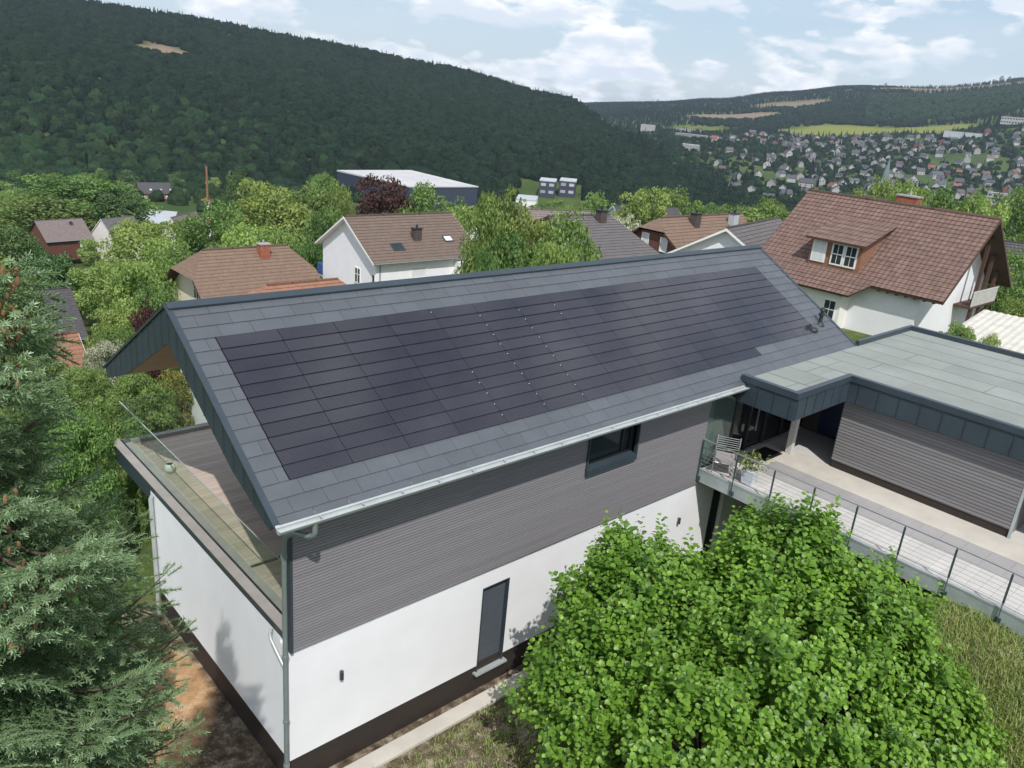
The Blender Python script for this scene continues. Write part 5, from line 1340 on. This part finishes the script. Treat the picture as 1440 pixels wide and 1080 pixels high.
    for j, (px, py) in enumerate(spots):
        zl = topz(px, py, 5.0); Rl = min(1.27, .03+.05*(12.3-zl)+.042*(12.3-zl)**2)
        d = max(4.4, 5.63-min(Rl*.9, 2.3)+abs(rr.gauss(0, .08)))-.25; d = min(d, 4.95)
        x, y, z = place(px, py-4, d)
        c = cm if j == 0 else cm.copy()
        if j: link(c, S)
        c.location = (x-bx, y-by, z-z0); c.rotation_euler = (rr.uniform(-.35, .35), rr.uniform(-.35, .35), rr.uniform(0, 6)); c.scale = (1, 1, rr.uniform(.8, 1.15))
spruce()

# planter foliage
def small_foliage(parent, r, z0, z1, n, size, matn, seed, name='foliage'):
    rng = np.random.default_rng(seed); p = rng.normal(size=(n, 3))*np.array([r, r, 0])*.55; p[:, 2] = rng.uniform(z0, z1, n); nr = unit(rng.normal(size=(n, 3))+np.array([0, 0, .8]))
    V, F = leaf_quads(rng, p, nr, rng.uniform(.6, 1.3, n)*size, .45); me = np_mesh(name, V, F, M[matn], rng.random(n).repeat(2)); o = bpy.data.objects.new(name, me); link(o, parent)
small_foliage(PLANTER, .28, .38, .80, 260, .10, 'leaf_light', 3)
bst = MB()
rr = random.Random(1)
for k in range(9): bst.tube([(0, 0, .35), (rr.uniform(-.06, .06), rr.uniform(-.06, .06), .6), (rr.uniform(-.16, .16), rr.uniform(-.16, .16), rr.uniform(.75, .95))], .006, 5)
bst.build('stems', M['bark'], PLANTER)

# grass and weeds close to the camera
def weeds(name, label, cx, cy, rx, ry, n, hgt, seed, matn='grass_blade', dens=None):
    rng = np.random.default_rng(seed); c = rng.uniform(-1, 1, (n//30, 2)); c = np.repeat(c, 30, 0)+rng.normal(size=(n//30*30, 2))*.06
    x = cx+c[:, 0]*rx; y = cy+c[:, 1]*ry; ok = (y < -.55) | (x > 12) | (x < -.7); x, y = x[ok], y[ok]; n = len(x); z = gz(x, y)
    a = rng.uniform(0, 6.28, n); h = hgt*rng.uniform(.3, 1.2, n); ln = rng.uniform(.2, .9, n); w = .006+.004*rng.random(n)
    B0 = np.stack([x, y, z-.02], 1); dr = np.stack([np.cos(a)*ln, np.sin(a)*ln, np.ones(n)], 1); sd = np.stack([-np.sin(a), np.cos(a), np.zeros(n)], 1)*w[:, None]
    mid = B0+dr*np.array([.4, .4, 1])*(h*.6)[:, None]; tip = B0+dr*h[:, None]*np.array([1, 1, .85])
    V = np.stack([B0-sd, B0+sd, mid+sd*.8, mid-sd*.8, tip], 1).reshape(-1, 3); I = np.arange(n)[:, None]*5
    F = np.concatenate([I+[[0, 1, 2]], I+[[0, 2, 3]], I+[[3, 2, 4]]], 1).reshape(-1, 3)
    me = np_mesh(name, V, F, M[matn], rng.random(n).repeat(3)); o = bpy.data.objects.new(name, me); link(o); tag(o, label, 'grass', None, 'stuff')
weeds('grass', 'dry grass and weeds on the slope at the lower right', 11.5, -9.0, 4.5, 3.4, 90000, .22, 4)
weeds('weeds', 'patchy weeds on the soil below the white wall', 3.6, -2.2, 3.6, 1.6, 11000, .14, 5, 'leaf_light')
weeds('weeds', 'sparse weeds on bare soil beside the gable wall', -2.6, 4.0, 1.6, 4.5, 5000, .12, 6, 'leaf_light')

def stones(name, label, cx, cy, rx, ry, n, smin, smax, seed):
    rng = np.random.default_rng(seed); x = cx+rng.normal(size=n)*rx*.5; y = cy+rng.normal(size=n)*ry*.5
    ok = ((y < -.6) | (x < -.75)) & (x < 11.42); x, y = x[ok], y[ok]; n = len(x); z = gz(x, y)
    P = np.array([[1,0,0],[-1,0,0],[0,1,0],[0,-1,0],[0,0,.8],[0,0,-.8]], float); F0 = np.array([[0,2,4],[2,1,4],[1,3,4],[3,0,4],[2,0,5],[1,2,5],[3,1,5],[0,3,5]])
    s = smin+(smax-smin)*rng.random(n)**2.5; a = rng.uniform(0, 6.28, n)
    V = P[None]*s[:, None, None]*rng.uniform(.6, 1.25, (n, 6, 1))*np.array([1, .75, .55]); c, si = np.cos(a)[:, None], np.sin(a)[:, None]
    V = np.stack([V[..., 0]*c-V[..., 1]*si, V[..., 0]*si+V[..., 1]*c, V[..., 2]], -1)+np.stack([x, y, z], 1)[:, None]
    F = (F0[None]+np.arange(n)[:, None, None]*6).reshape(-1, 3)
    me = np_mesh(name, V.reshape(-1, 3), F, M['stone'], rng.random(n).repeat(8)); o = bpy.data.objects.new(name, me); link(o); tag(o, label, 'stones', None, 'stuff')
mat('stone', (.34, .30, .25), .9, .2, 8, tint=.45)
stones('gravel', 'pale rubble and stones under the railing at the right', 10.9, -8.0, 1.1, 2.6, 2600, .012, .075, 1)
stones('gravel', 'small stones on the soil in front of the white wall', 4.2, -1.9, 4.5, 2.0, 2600, .008, .04, 2)
stones('gravel', 'small stones on the soil beside the gable wall', -1.2, 2.6, 1.0, 5.5, 2200, .008, .045, 3)
for px, py, dd, hw, k in ((772, 282, 480, 13, 'far1:leaf_mid'), (796, 288, 500, 11, 'far2:leaf_light'), (828, 284, 520, 13, 'far1:leaf_dark'), (845, 280, 560, 14, 'far2:leaf_mid'), (755, 284, 430, 12, 'far2:leaf_dark'), (815, 290, 470, 12, 'far1:leaf_mid'), (770, 276, 610, 14, 'far1:leaf_dark'), (840, 270, 610, 14, 'far2:leaf_dark')):
    ptree(px, py, dd, hw, k, 'green tree standing around the office blocks below the forest', 'tree', 'tree', 'trees around the office blocks')
# ------------------------------------------------------------------ forest on the hills (stuff), town, hall, pole
def blobby(name, seed, matn, r=4.2, h=5., cone=False):
    rng = np.random.default_rng(seed)
    if cone:
        b = MB(); seg = 9; lev = 7; vs = []; fs = []
        for i in range(lev):
            f0 = i/lev; z = h*2.4*f0-1; rr = r*.55*(1-f0)**.9+.1
            ring = [((rr*(1+rng.normal()*.18))*math.cos(6.283*k/seg+i), (rr*(1+rng.normal()*.18))*math.sin(6.283*k/seg+i), z+rng.normal()*.25) for k in range(seg)]
            b.add(ring+[(0, 0, z+h*2.4/lev*1.9)], [(k, (k+1) % seg, seg) for k in range(seg)], 0, float(np.clip(rng.normal(.5, .2), 0, 1)))
        o = b.build(name, M[matn]); me = o.data; bpy.data.objects.remove(o); return me
    bm = bmesh.new(); bmesh.ops.create_icosphere(bm, subdivisions=3, radius=1.)
    ph = rng.uniform(0, 6.28, (14, 3)); kk = rng.normal(size=(14, 3))*2.6
    for v in bm.verts:
        p = np.array(v.co); s = sum(math.sin(kk[j]@p+ph[j][0]) for j in range(14))/14
        l = sum(abs(math.sin((kk[j]*1.9)@p+ph[j][1])) for j in range(14))/14-.6
        f = 1+.35*s+.5*l+rng.normal()*.055
        v.co = Vector((p[0]*r*f, p[1]*r*f, (p[2] if p[2] > -.3 else -.3+(p[2]+.3)*.3)*h*f))
    me = bpy.data.meshes.new(name); bm.to_mesh(me); bm.free(); me.materials.append(M[matn])
    at_ = me.attributes.new('tint', 'FLOAT', 'FACE'); at_.data.foreach_set('value', np.clip(rng.normal(.45, .28, len(me.polygons)), 0, 1).astype(np.float32))
    return me
PROTO = {}
def proto_col(name, meshes):
    c = bpy.data.collections.new(name)
    for i, me in enumerate(meshes): c.objects.link(bpy.data.objects.new(name, me))
    PROTO[name] = c; return c
bl = [blobby('crown', 100+i, 'forest_leaf_shaded') for i in range(5)]; bc = [blobby('crown', 200+i, 'forest_needle', cone=True) for i in range(4)]
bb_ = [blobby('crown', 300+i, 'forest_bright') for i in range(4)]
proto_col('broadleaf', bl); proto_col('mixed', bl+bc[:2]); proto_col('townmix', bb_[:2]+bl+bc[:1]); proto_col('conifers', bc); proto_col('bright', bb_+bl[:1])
def scatter(name, label, P, sc, colname, cat='forest'):
    me = bpy.data.meshes.new(name); me.vertices.add(len(P)); me.vertices.foreach_set('co', np.asarray(P, np.float32).ravel())
    a = me.attributes.new('sc', 'FLOAT', 'POINT'); a.data.foreach_set('value', np.asarray(sc, np.float32))
    o = bpy.data.objects.new(name, me); link(o); tag(o, label, cat, None, 'stuff')
    ng = bpy.data.node_groups.new(name, 'GeometryNodeTree')
    ng.interface.new_socket('Geometry', in_out='INPUT', socket_type='NodeSocketGeometry'); ng.interface.new_socket('Geometry', in_out='OUTPUT', socket_type='NodeSocketGeometry')
    gi = ng.nodes.new('NodeGroupInput'); go = ng.nodes.new('NodeGroupOutput'); ip = ng.nodes.new('GeometryNodeInstanceOnPoints'); ci = ng.nodes.new('GeometryNodeCollectionInfo')
    ci.inputs['Collection'].default_value = PROTO[colname]; ci.inputs['Separate Children'].default_value = True; ci.inputs['Reset Children'].default_value = True
    na = ng.nodes.new('GeometryNodeInputNamedAttribute'); na.data_type = 'FLOAT'; na.inputs[0].default_value = 'sc'
    rv = ng.nodes.new('FunctionNodeRandomValue'); rv.data_type = 'FLOAT_VECTOR'; rv.inputs[0].default_value = (-.06, -.06, 0); rv.inputs[1].default_value = (.06, .06, 6.283)
    ip.inputs['Pick Instance'].default_value = True
    ng.links.new(gi.outputs[0], ip.inputs['Points']); ng.links.new(ci.outputs[0], ip.inputs['Instance']); ng.links.new(na.outputs[0], ip.inputs['Scale']); ng.links.new(rv.outputs[0], ip.inputs['Rotation'])
    ng.links.new(ip.outputs[0], go.inputs[0])
    md = o.modifiers.new('scatter', 'NODES'); md.node_group = ng
    return o
rng = np.random.default_rng(55)
def cand(az0, az1, d0, d1, spacing):
    """points of even density in a polar sector"""
    area = (d1*d1-d0*d0)/2*math.radians(az1-az0); n = int(area/spacing**2)
    d = np.sqrt(rng.uniform(d0*d0, d1*d1, n)); az = np.radians(rng.uniform(az0, az1, n)); return CAM[0]+d*np.cos(az), CAM[1]+d*np.sin(az)
def nz(x, y, s): return (np.sin(x/s+1.3*np.sin(y/s*.7))*np.sin(y/s*1.1+1.7*np.sin(x/s*.6+2)))
def mk(x, y, lift=2.5): return np.stack([x, y, gz(x, y)+lift], 1)
# near hill: its cloud shade is put into the dark foliage colour
x, y = cand(32, 92, 520, 1420, 5.3); az, d = polar(x, y); fld, clr = cover_masks(x, y)
lim = np.interp(az, [30, 34.9, 39.6, 44.4, 54, 95], [760, 860, 1060, 1290, 1360, 1380]); ok = (d < lim) & (clr < .4) & ~((az < 37) & (d > 880)) & ~((az > 42.5) & (az < 47.5) & (d < 640))
x, y, az, d, lim = x[ok], y[ok], az[ok], d[ok], lim[ok]
rn = rng.random(len(x)); con = (rn < .05+.22*(nz(x, y, 90) > .45)) | ((d > lim-170) & (rn < .5)); br = (~con) & ((az+8*rng.normal(size=len(x)) > 72) & (d+60*rng.normal(size=len(x)) < 690))
scatter('forest', 'dense broadleaf forest covering the near hill, with cloud shade painted into its colour', mk(x[~con & ~br], y[~con & ~br]), rng.uniform(.5, 1.25, (~con & ~br).sum()), 'broadleaf')
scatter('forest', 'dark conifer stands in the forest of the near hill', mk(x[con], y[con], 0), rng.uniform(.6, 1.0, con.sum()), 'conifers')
scatter('forest', 'green woods at the foot of the near hill, lighter where the painted cloud shade ends', mk(x[br], y[br]), rng.uniform(.8, 1.3, br.sum()), 'bright')
# valley woods in front of the hill
x, y = cand(30, 92, 300, 540, 8.5); az, d = polar(x, y); ok = (nz(x, y, 40) > -.25) & ~((az > 50) & (az < 63) & (d < 620) & (d > 330)) & ~((az > 68.5) & (az < 73) & (d < 460)) & ~((az > 41) & (az < 50) & (d > 330) & (d < 660))
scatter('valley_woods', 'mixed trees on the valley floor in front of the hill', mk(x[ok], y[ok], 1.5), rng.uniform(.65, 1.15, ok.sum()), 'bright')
x, y = cand(14, 40, 430, 790, 9.5); az, d = polar(x, y); ok = (nz(x, y, 45) > -.5)
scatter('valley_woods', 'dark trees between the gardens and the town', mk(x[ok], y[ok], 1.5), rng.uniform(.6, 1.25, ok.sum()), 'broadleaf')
# town trees
x, y = cand(6, 41, 760, 1720, 10); az, d = polar(x, y); fld, clr = cover_masks(x, y); ok = (fld < .1) & (nz(x, y, 70) > -.75)
scatter('town_trees', 'trees between the houses of the distant town', mk(x[ok], y[ok], .5), rng.uniform(.5, 1.1, ok.sum()), 'townmix')
# far hill
x, y = cand(2, 46, 1640, 3000, 10); az, d = polar(x, y); fld, clr = cover_masks(x, y); ok = (fld < .12) & (clr < .35)
x, y, az, d = x[ok], y[ok], az[ok], d[ok]; clr = fld = None
br = (az < 25.5) & (d < 2400+90*nz(x, y, 160)) & (d > 1900+90*nz(x, y, 120)); con = ~br & (nz(x, y, 230) > -.1)
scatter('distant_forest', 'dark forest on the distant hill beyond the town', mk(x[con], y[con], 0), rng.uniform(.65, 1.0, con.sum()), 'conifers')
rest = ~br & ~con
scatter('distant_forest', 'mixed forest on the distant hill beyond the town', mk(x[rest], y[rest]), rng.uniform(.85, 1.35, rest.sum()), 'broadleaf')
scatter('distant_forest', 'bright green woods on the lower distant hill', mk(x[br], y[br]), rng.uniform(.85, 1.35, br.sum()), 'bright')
# single trees on the far crest
for k, (px, dd, hh) in enumerate([(1378, 2840, 16), (1388, 2840, 24), (1398, 2840, 20), (916, 2800, 14), (924, 2800, 16), (896, 2800, 12), (1232, 2820, 15), (1292, 2830, 14), (1300, 2830, 12)]):
    x_, y_ = at(px, dd); tree(x_, y_, hh, hh*.32, 'airy:leaf_dark', 'lone tree standing on the bare crest of the distant hill', 'tree', 'lone trees on the distant crest', trunk=True)

# ---- distant town: individual houses
def town_house(seed, wall, roof, L=11., W=9., h=5.4):
    rr = random.Random(seed); b = MB(); hr = W*.42
    b.box((-L/2, -W/2, -2), (L/2, W/2, h), 0)
    for xa in (-L/2, L/2-.2): b.prism([(-W/2, h), (W/2, h), (0, h+hr)], xa, xa+.2, 'x', 0)
    for sgn in (-1, 1):
        v = [(-L/2-.5, sgn*(W/2+.6), h-.5), (L/2+.5, sgn*(W/2+.6), h-.5), (L/2+.5, 0, h+hr+.1), (-L/2-.5, 0, h+hr+.1)]
        b.add(v, [(0, 1, 2, 3) if sgn < 0 else (3, 2, 1, 0)], 1)
    for k in range(3):
        for z in (1.2, 3.6):
            x = -L/2+1.8+k*(L-3.6)/2
            for yy in (-W/2-.03,): b.add([(x-.6, yy, z), (x+.6, yy, z), (x+.6, yy, z+1.3), (x-.6, yy, z+1.3)], [(0, 1, 2, 3)], 2)
    for yy in (-1.8, 1.8): b.add([(-L/2-.03, yy+.55, 3.6), (-L/2-.03, yy-.55, 3.6), (-L/2-.03, yy-.55, 4.9), (-L/2-.03, yy+.55, 4.9)], [(0, 1, 2, 3)], 2)
    b.box((1, .5, h+hr-1.2), (1.9, 1.3, h+hr+.9), 2)
    o = b.build('town_house', [M[wall], M[roof], M['pane_dark']]); me = o.data; bpy.data.objects.remove(o); return me
TH = [('small white house with dark grey roof in the distant town', town_house(1, 'far_white', 'far_dark_roof'), 52), ('long white house with dark grey roof in the distant town', town_house(2, 'far_white', 'far_dark_roof', 15, 9, 5), 18),
      ('small white house with red roof in the distant town', town_house(3, 'far_white', 'far_red_roof'), 14), ('small white house with brown roof in the distant town', town_house(4, 'far_white', 'far_brown_roof', 10, 8.5, 5), 20),
      ('brick-red walled house with dark roof in the distant town', town_house(5, 'far_red_roof', 'far_dark_roof', 12, 9), 8)]
def town():
    rr = random.Random(19); pts = []; tries = 0
    while len(pts) < 285 and tries < 20000:
        tries += 1; px = rr.triangular(940, 1520, 1300); d = 780+860*rr.random()**.85
        if px < 985+abs(1200-d)*.12: continue
        x, y = at(px, d)
        f, _ = cover_masks(np.array([x]), np.array([y]))
        if f[0] > .05: continue
        if any((x-a)**2+(y-b)**2 < 21**2 for a, b in pts): continue
        pts.append((x, y))
        k = rr.choices(range(5), [t[2] for t in TH])[0]
        o = bpy.data.objects.new('town_house', TH[k][1]); link(o); o.location = (x, y, gzf(x, y)); o.rotation_euler = (0, 0, rr.choice([0, 1.57, 3.14, 4.71])+rr.gauss(.5, .35)); s = rr.uniform(.62, 1.0); o.scale = (s, s, s*1.05)
        lb = TH[k][0].replace(' in the distant town', ' in the %s %s of the distant town' % ('upper' if d > 1330 else ('middle' if d > 1030 else 'lower'), 'left' if px < 1150 else ('centre' if px < 1310 else 'right'))); tag(o, lb, 'house', lb.replace('house', 'houses'))
town()
_z = gzf(300, 425)-1
block('factory_hall', 'large dark blue factory hall with pale shed roof at the hill foot', 'factory', [(274.6, 387.7), (325.6, 385.5), (330, 464.8), (270, 461.6)], -44-_z-1.6, 'hall_blue', 'hall_roof', .4)
block('workshop', 'low pale workshop with reddish eaves right of the factory hall', 'workshop', quad(668, 300, 720, 300, 722, 330), 5, 'brick_red', 'hall_roof')
block('workshop', 'long low building with blue-grey roof left behind the domed tree', 'workshop', quad(150, 330, 228, 322, 236, 352), 5.5, 'brick_red', 'industrial_grey')
block('workshop', 'white roofed workshop at the far left edge', 'workshop', quad(-20, 330, 20, 330, 22, 350), 5, 'brick_red', 'industrial_grey')
for k, (px, dd, lab) in enumerate([(783, 585, 'left dark and white office block below the forest'), (812, 592, 'right dark and white office block below the forest')]):
    block('office_block', lab, 'office block', quad(px-13, dd, px+11, dd, px+12, dd+22), 10, 'hall_blue', 'industrial_grey', bands=2, wm='far_white')
block('shed', 'pale flat roofed shed left of the office blocks', 'shed', quad(738, 520, 768, 520, 770, 545), 8, 'old_white', 'industrial_grey')
block('shed', 'small grey building just left of the factory hall', 'shed', quad(455, 440, 474, 440, 476, 455), 7, 'industrial_grey', 'industrial_grey', bands=1)
block('apartment_block', 'pale concrete apartment block at the right edge of the town', 'apartments', quad(1412, 930, 1460, 930, 1462, 948), 17, 'far_white', 'far_white', bands=5)
block('school', 'long white flat building above the town at the right edge', 'school', quad(1402, 1660, 1475, 1650, 1478, 1690), 11, 'far_white', 'industrial_grey', bands=2)
block('sports_hall', 'long grey curved-roof hall below the distant forest', 'hall', quad(1328, 1560, 1382, 1560, 1384, 1600), 9, 'industrial_grey', 'industrial_grey')
block('warehouse', 'long white warehouse in the valley left of the town', 'warehouse', quad(955, 1350, 1002, 1320, 1005, 1350), 8, 'far_white', 'far_white')
block('warehouse', 'small white warehouse below the long white warehouse', 'warehouse', quad(966, 1180, 990, 1170, 992, 1190), 7, 'far_white', 'far_white')
block('warehouse', 'pale factory building at the upper left end of the valley', 'warehouse', quad(905, 1640, 925, 1640, 926, 1670), 14, 'far_white', 'far_white')
block('warehouse', 'thin white warehouse near the valley head', 'warehouse', quad(955, 1660, 990, 1660, 992, 1680), 6, 'far_white', 'far_white')
# church with spire
cx, cy = at(1262, 780); z0 = gzf(cx, cy); zt = topz(1264, 222, 780)
Ch = empty('church', (cx, cy, z0), R(20), 'church with pale green pointed spire rising before the town', 'church'); hh = zt-z0
b = MB(); b.box((-3.9, -3.9, -2), (3.9, 3.9, hh*.36-.01)); b.build('tower', M['far_white'], Ch)
b = MB(); b.add([(-4.4,-4.4,hh*.36),(4.4,-4.4,hh*.36),(4.4,4.4,hh*.36),(-4.4,4.4,hh*.36),(0,0,hh)], [(0,1,4),(1,2,4),(2,3,4),(3,0,4),(3,2,1,0)]); b.tube([(0,0,hh-1),(0,0,hh+2)], .15, 6); b.build('spire', M['spire'], Ch)
b = MB(); b.box((-30, -7, -2), (-3, 7, 9)); b.build('nave', M['far_white'], Ch)
b = MB(); b.prism([(-7.6, 8.8), (7.6, 8.8), (0, 16)], -30.5, -3, 'x'); b.build('roof', M['far_dark_roof'], Ch)
# maypole
x, y = at(281, 175); zt = topz(278, 233, 175); z0 = gzf(x, y); h = zt-z0
Mp = empty('maypole', (x, y, z0), 0, 'tall pole wound with garland and topped by a wreath above the left trees', 'pole')
b = MB(); b.tube([(0, 0, 0), (.1, 0, h)], [.34, .2], 8); b.build('pole', M['timber_mid'], Mp)
b = MB()
for s in (0, math.pi): b.tube([(.34*math.cos(s+w), .34*math.sin(s+w), h*.25+w*h*.028) for w in np.linspace(0, 16, 60)], .2, 5)
b.build('garland', M['window_white'], Mp)
b = MB(); n = 20; b.tube([(1.0*math.cos(6.283*k/n), 1.0*math.sin(6.283*k/n), h*.70) for k in range(n+1)], .22, 6); b.build('wreath', M['brick_red'], Mp)
# garden wall behind the terrace, orange barrier by the gable wall
b = MB(); b.box((0, 0, -2), (2.6, .25, 2.3)); b.box((.0, .25, -2), (.25, 3, 2.3)); o = b.build('garden_wall', M['white_render'], None, 'white rendered garden wall seen beyond the terrace glass', 'wall'); o.location = (4.6, 14.2, -.4)
b = MB(); o_ = [( -.9, 5.6), (-1.0, 6.3)]
b.add([(-.8, 5.2, -.62), (-1.15, 6.1, -.60), (-1.25, 6.1, -.2), (-.9, 5.2, -.25), (-.78, 5.22, -.62), (-1.13, 6.12, -.60), (-1.23, 6.12, -.2), (-.88, 5.22, -.25)], [(0, 1, 2, 3), (7, 6, 5, 4), (0, 3, 7, 4), (1, 5, 6, 2), (3, 2, 6, 7), (0, 4, 5, 1)])
b.build('barrier_net', M['red_plastic'], None, 'crumpled red plastic sheet on the soil near the gable wall', 'plastic sheet')
# valley road
b = MB(); a = [at(1102, 700), at(1108, 700), at(1122, 900), at(1116, 900)]
b.add([(p[0], p[1], gzf(*p)+.4) for p in a], [(0, 1, 2, 3)]); b.build('road', M['asphalt'], None, kind='structure')

# ------------------------------------------------------------------ haze
def haze():
    b = MB(); b.box((-3800, -3800, -260), (3800, 3800, 330)); 
    m = bpy.data.materials.new('haze'); m.use_nodes = True; nt = m.node_tree; nt.nodes.clear()
    v = N(nt, 'ShaderNodeVolumePrincipled'); v.inputs['Color'].default_value = (.66, .80, 1.0, 1); v.inputs['Density'].default_value = .000095; v.inputs['Anisotropy'].default_value = .2
    o = N(nt, 'ShaderNodeOutputMaterial'); Lk(nt, v.outputs[0], o.inputs['Volume'])
    try: m.cycles.homogeneous_volume = True
    except Exception: pass
    b.build('haze', m, None, 'thin bluish summer haze over the valley', 'haze', kind='stuff')
haze()
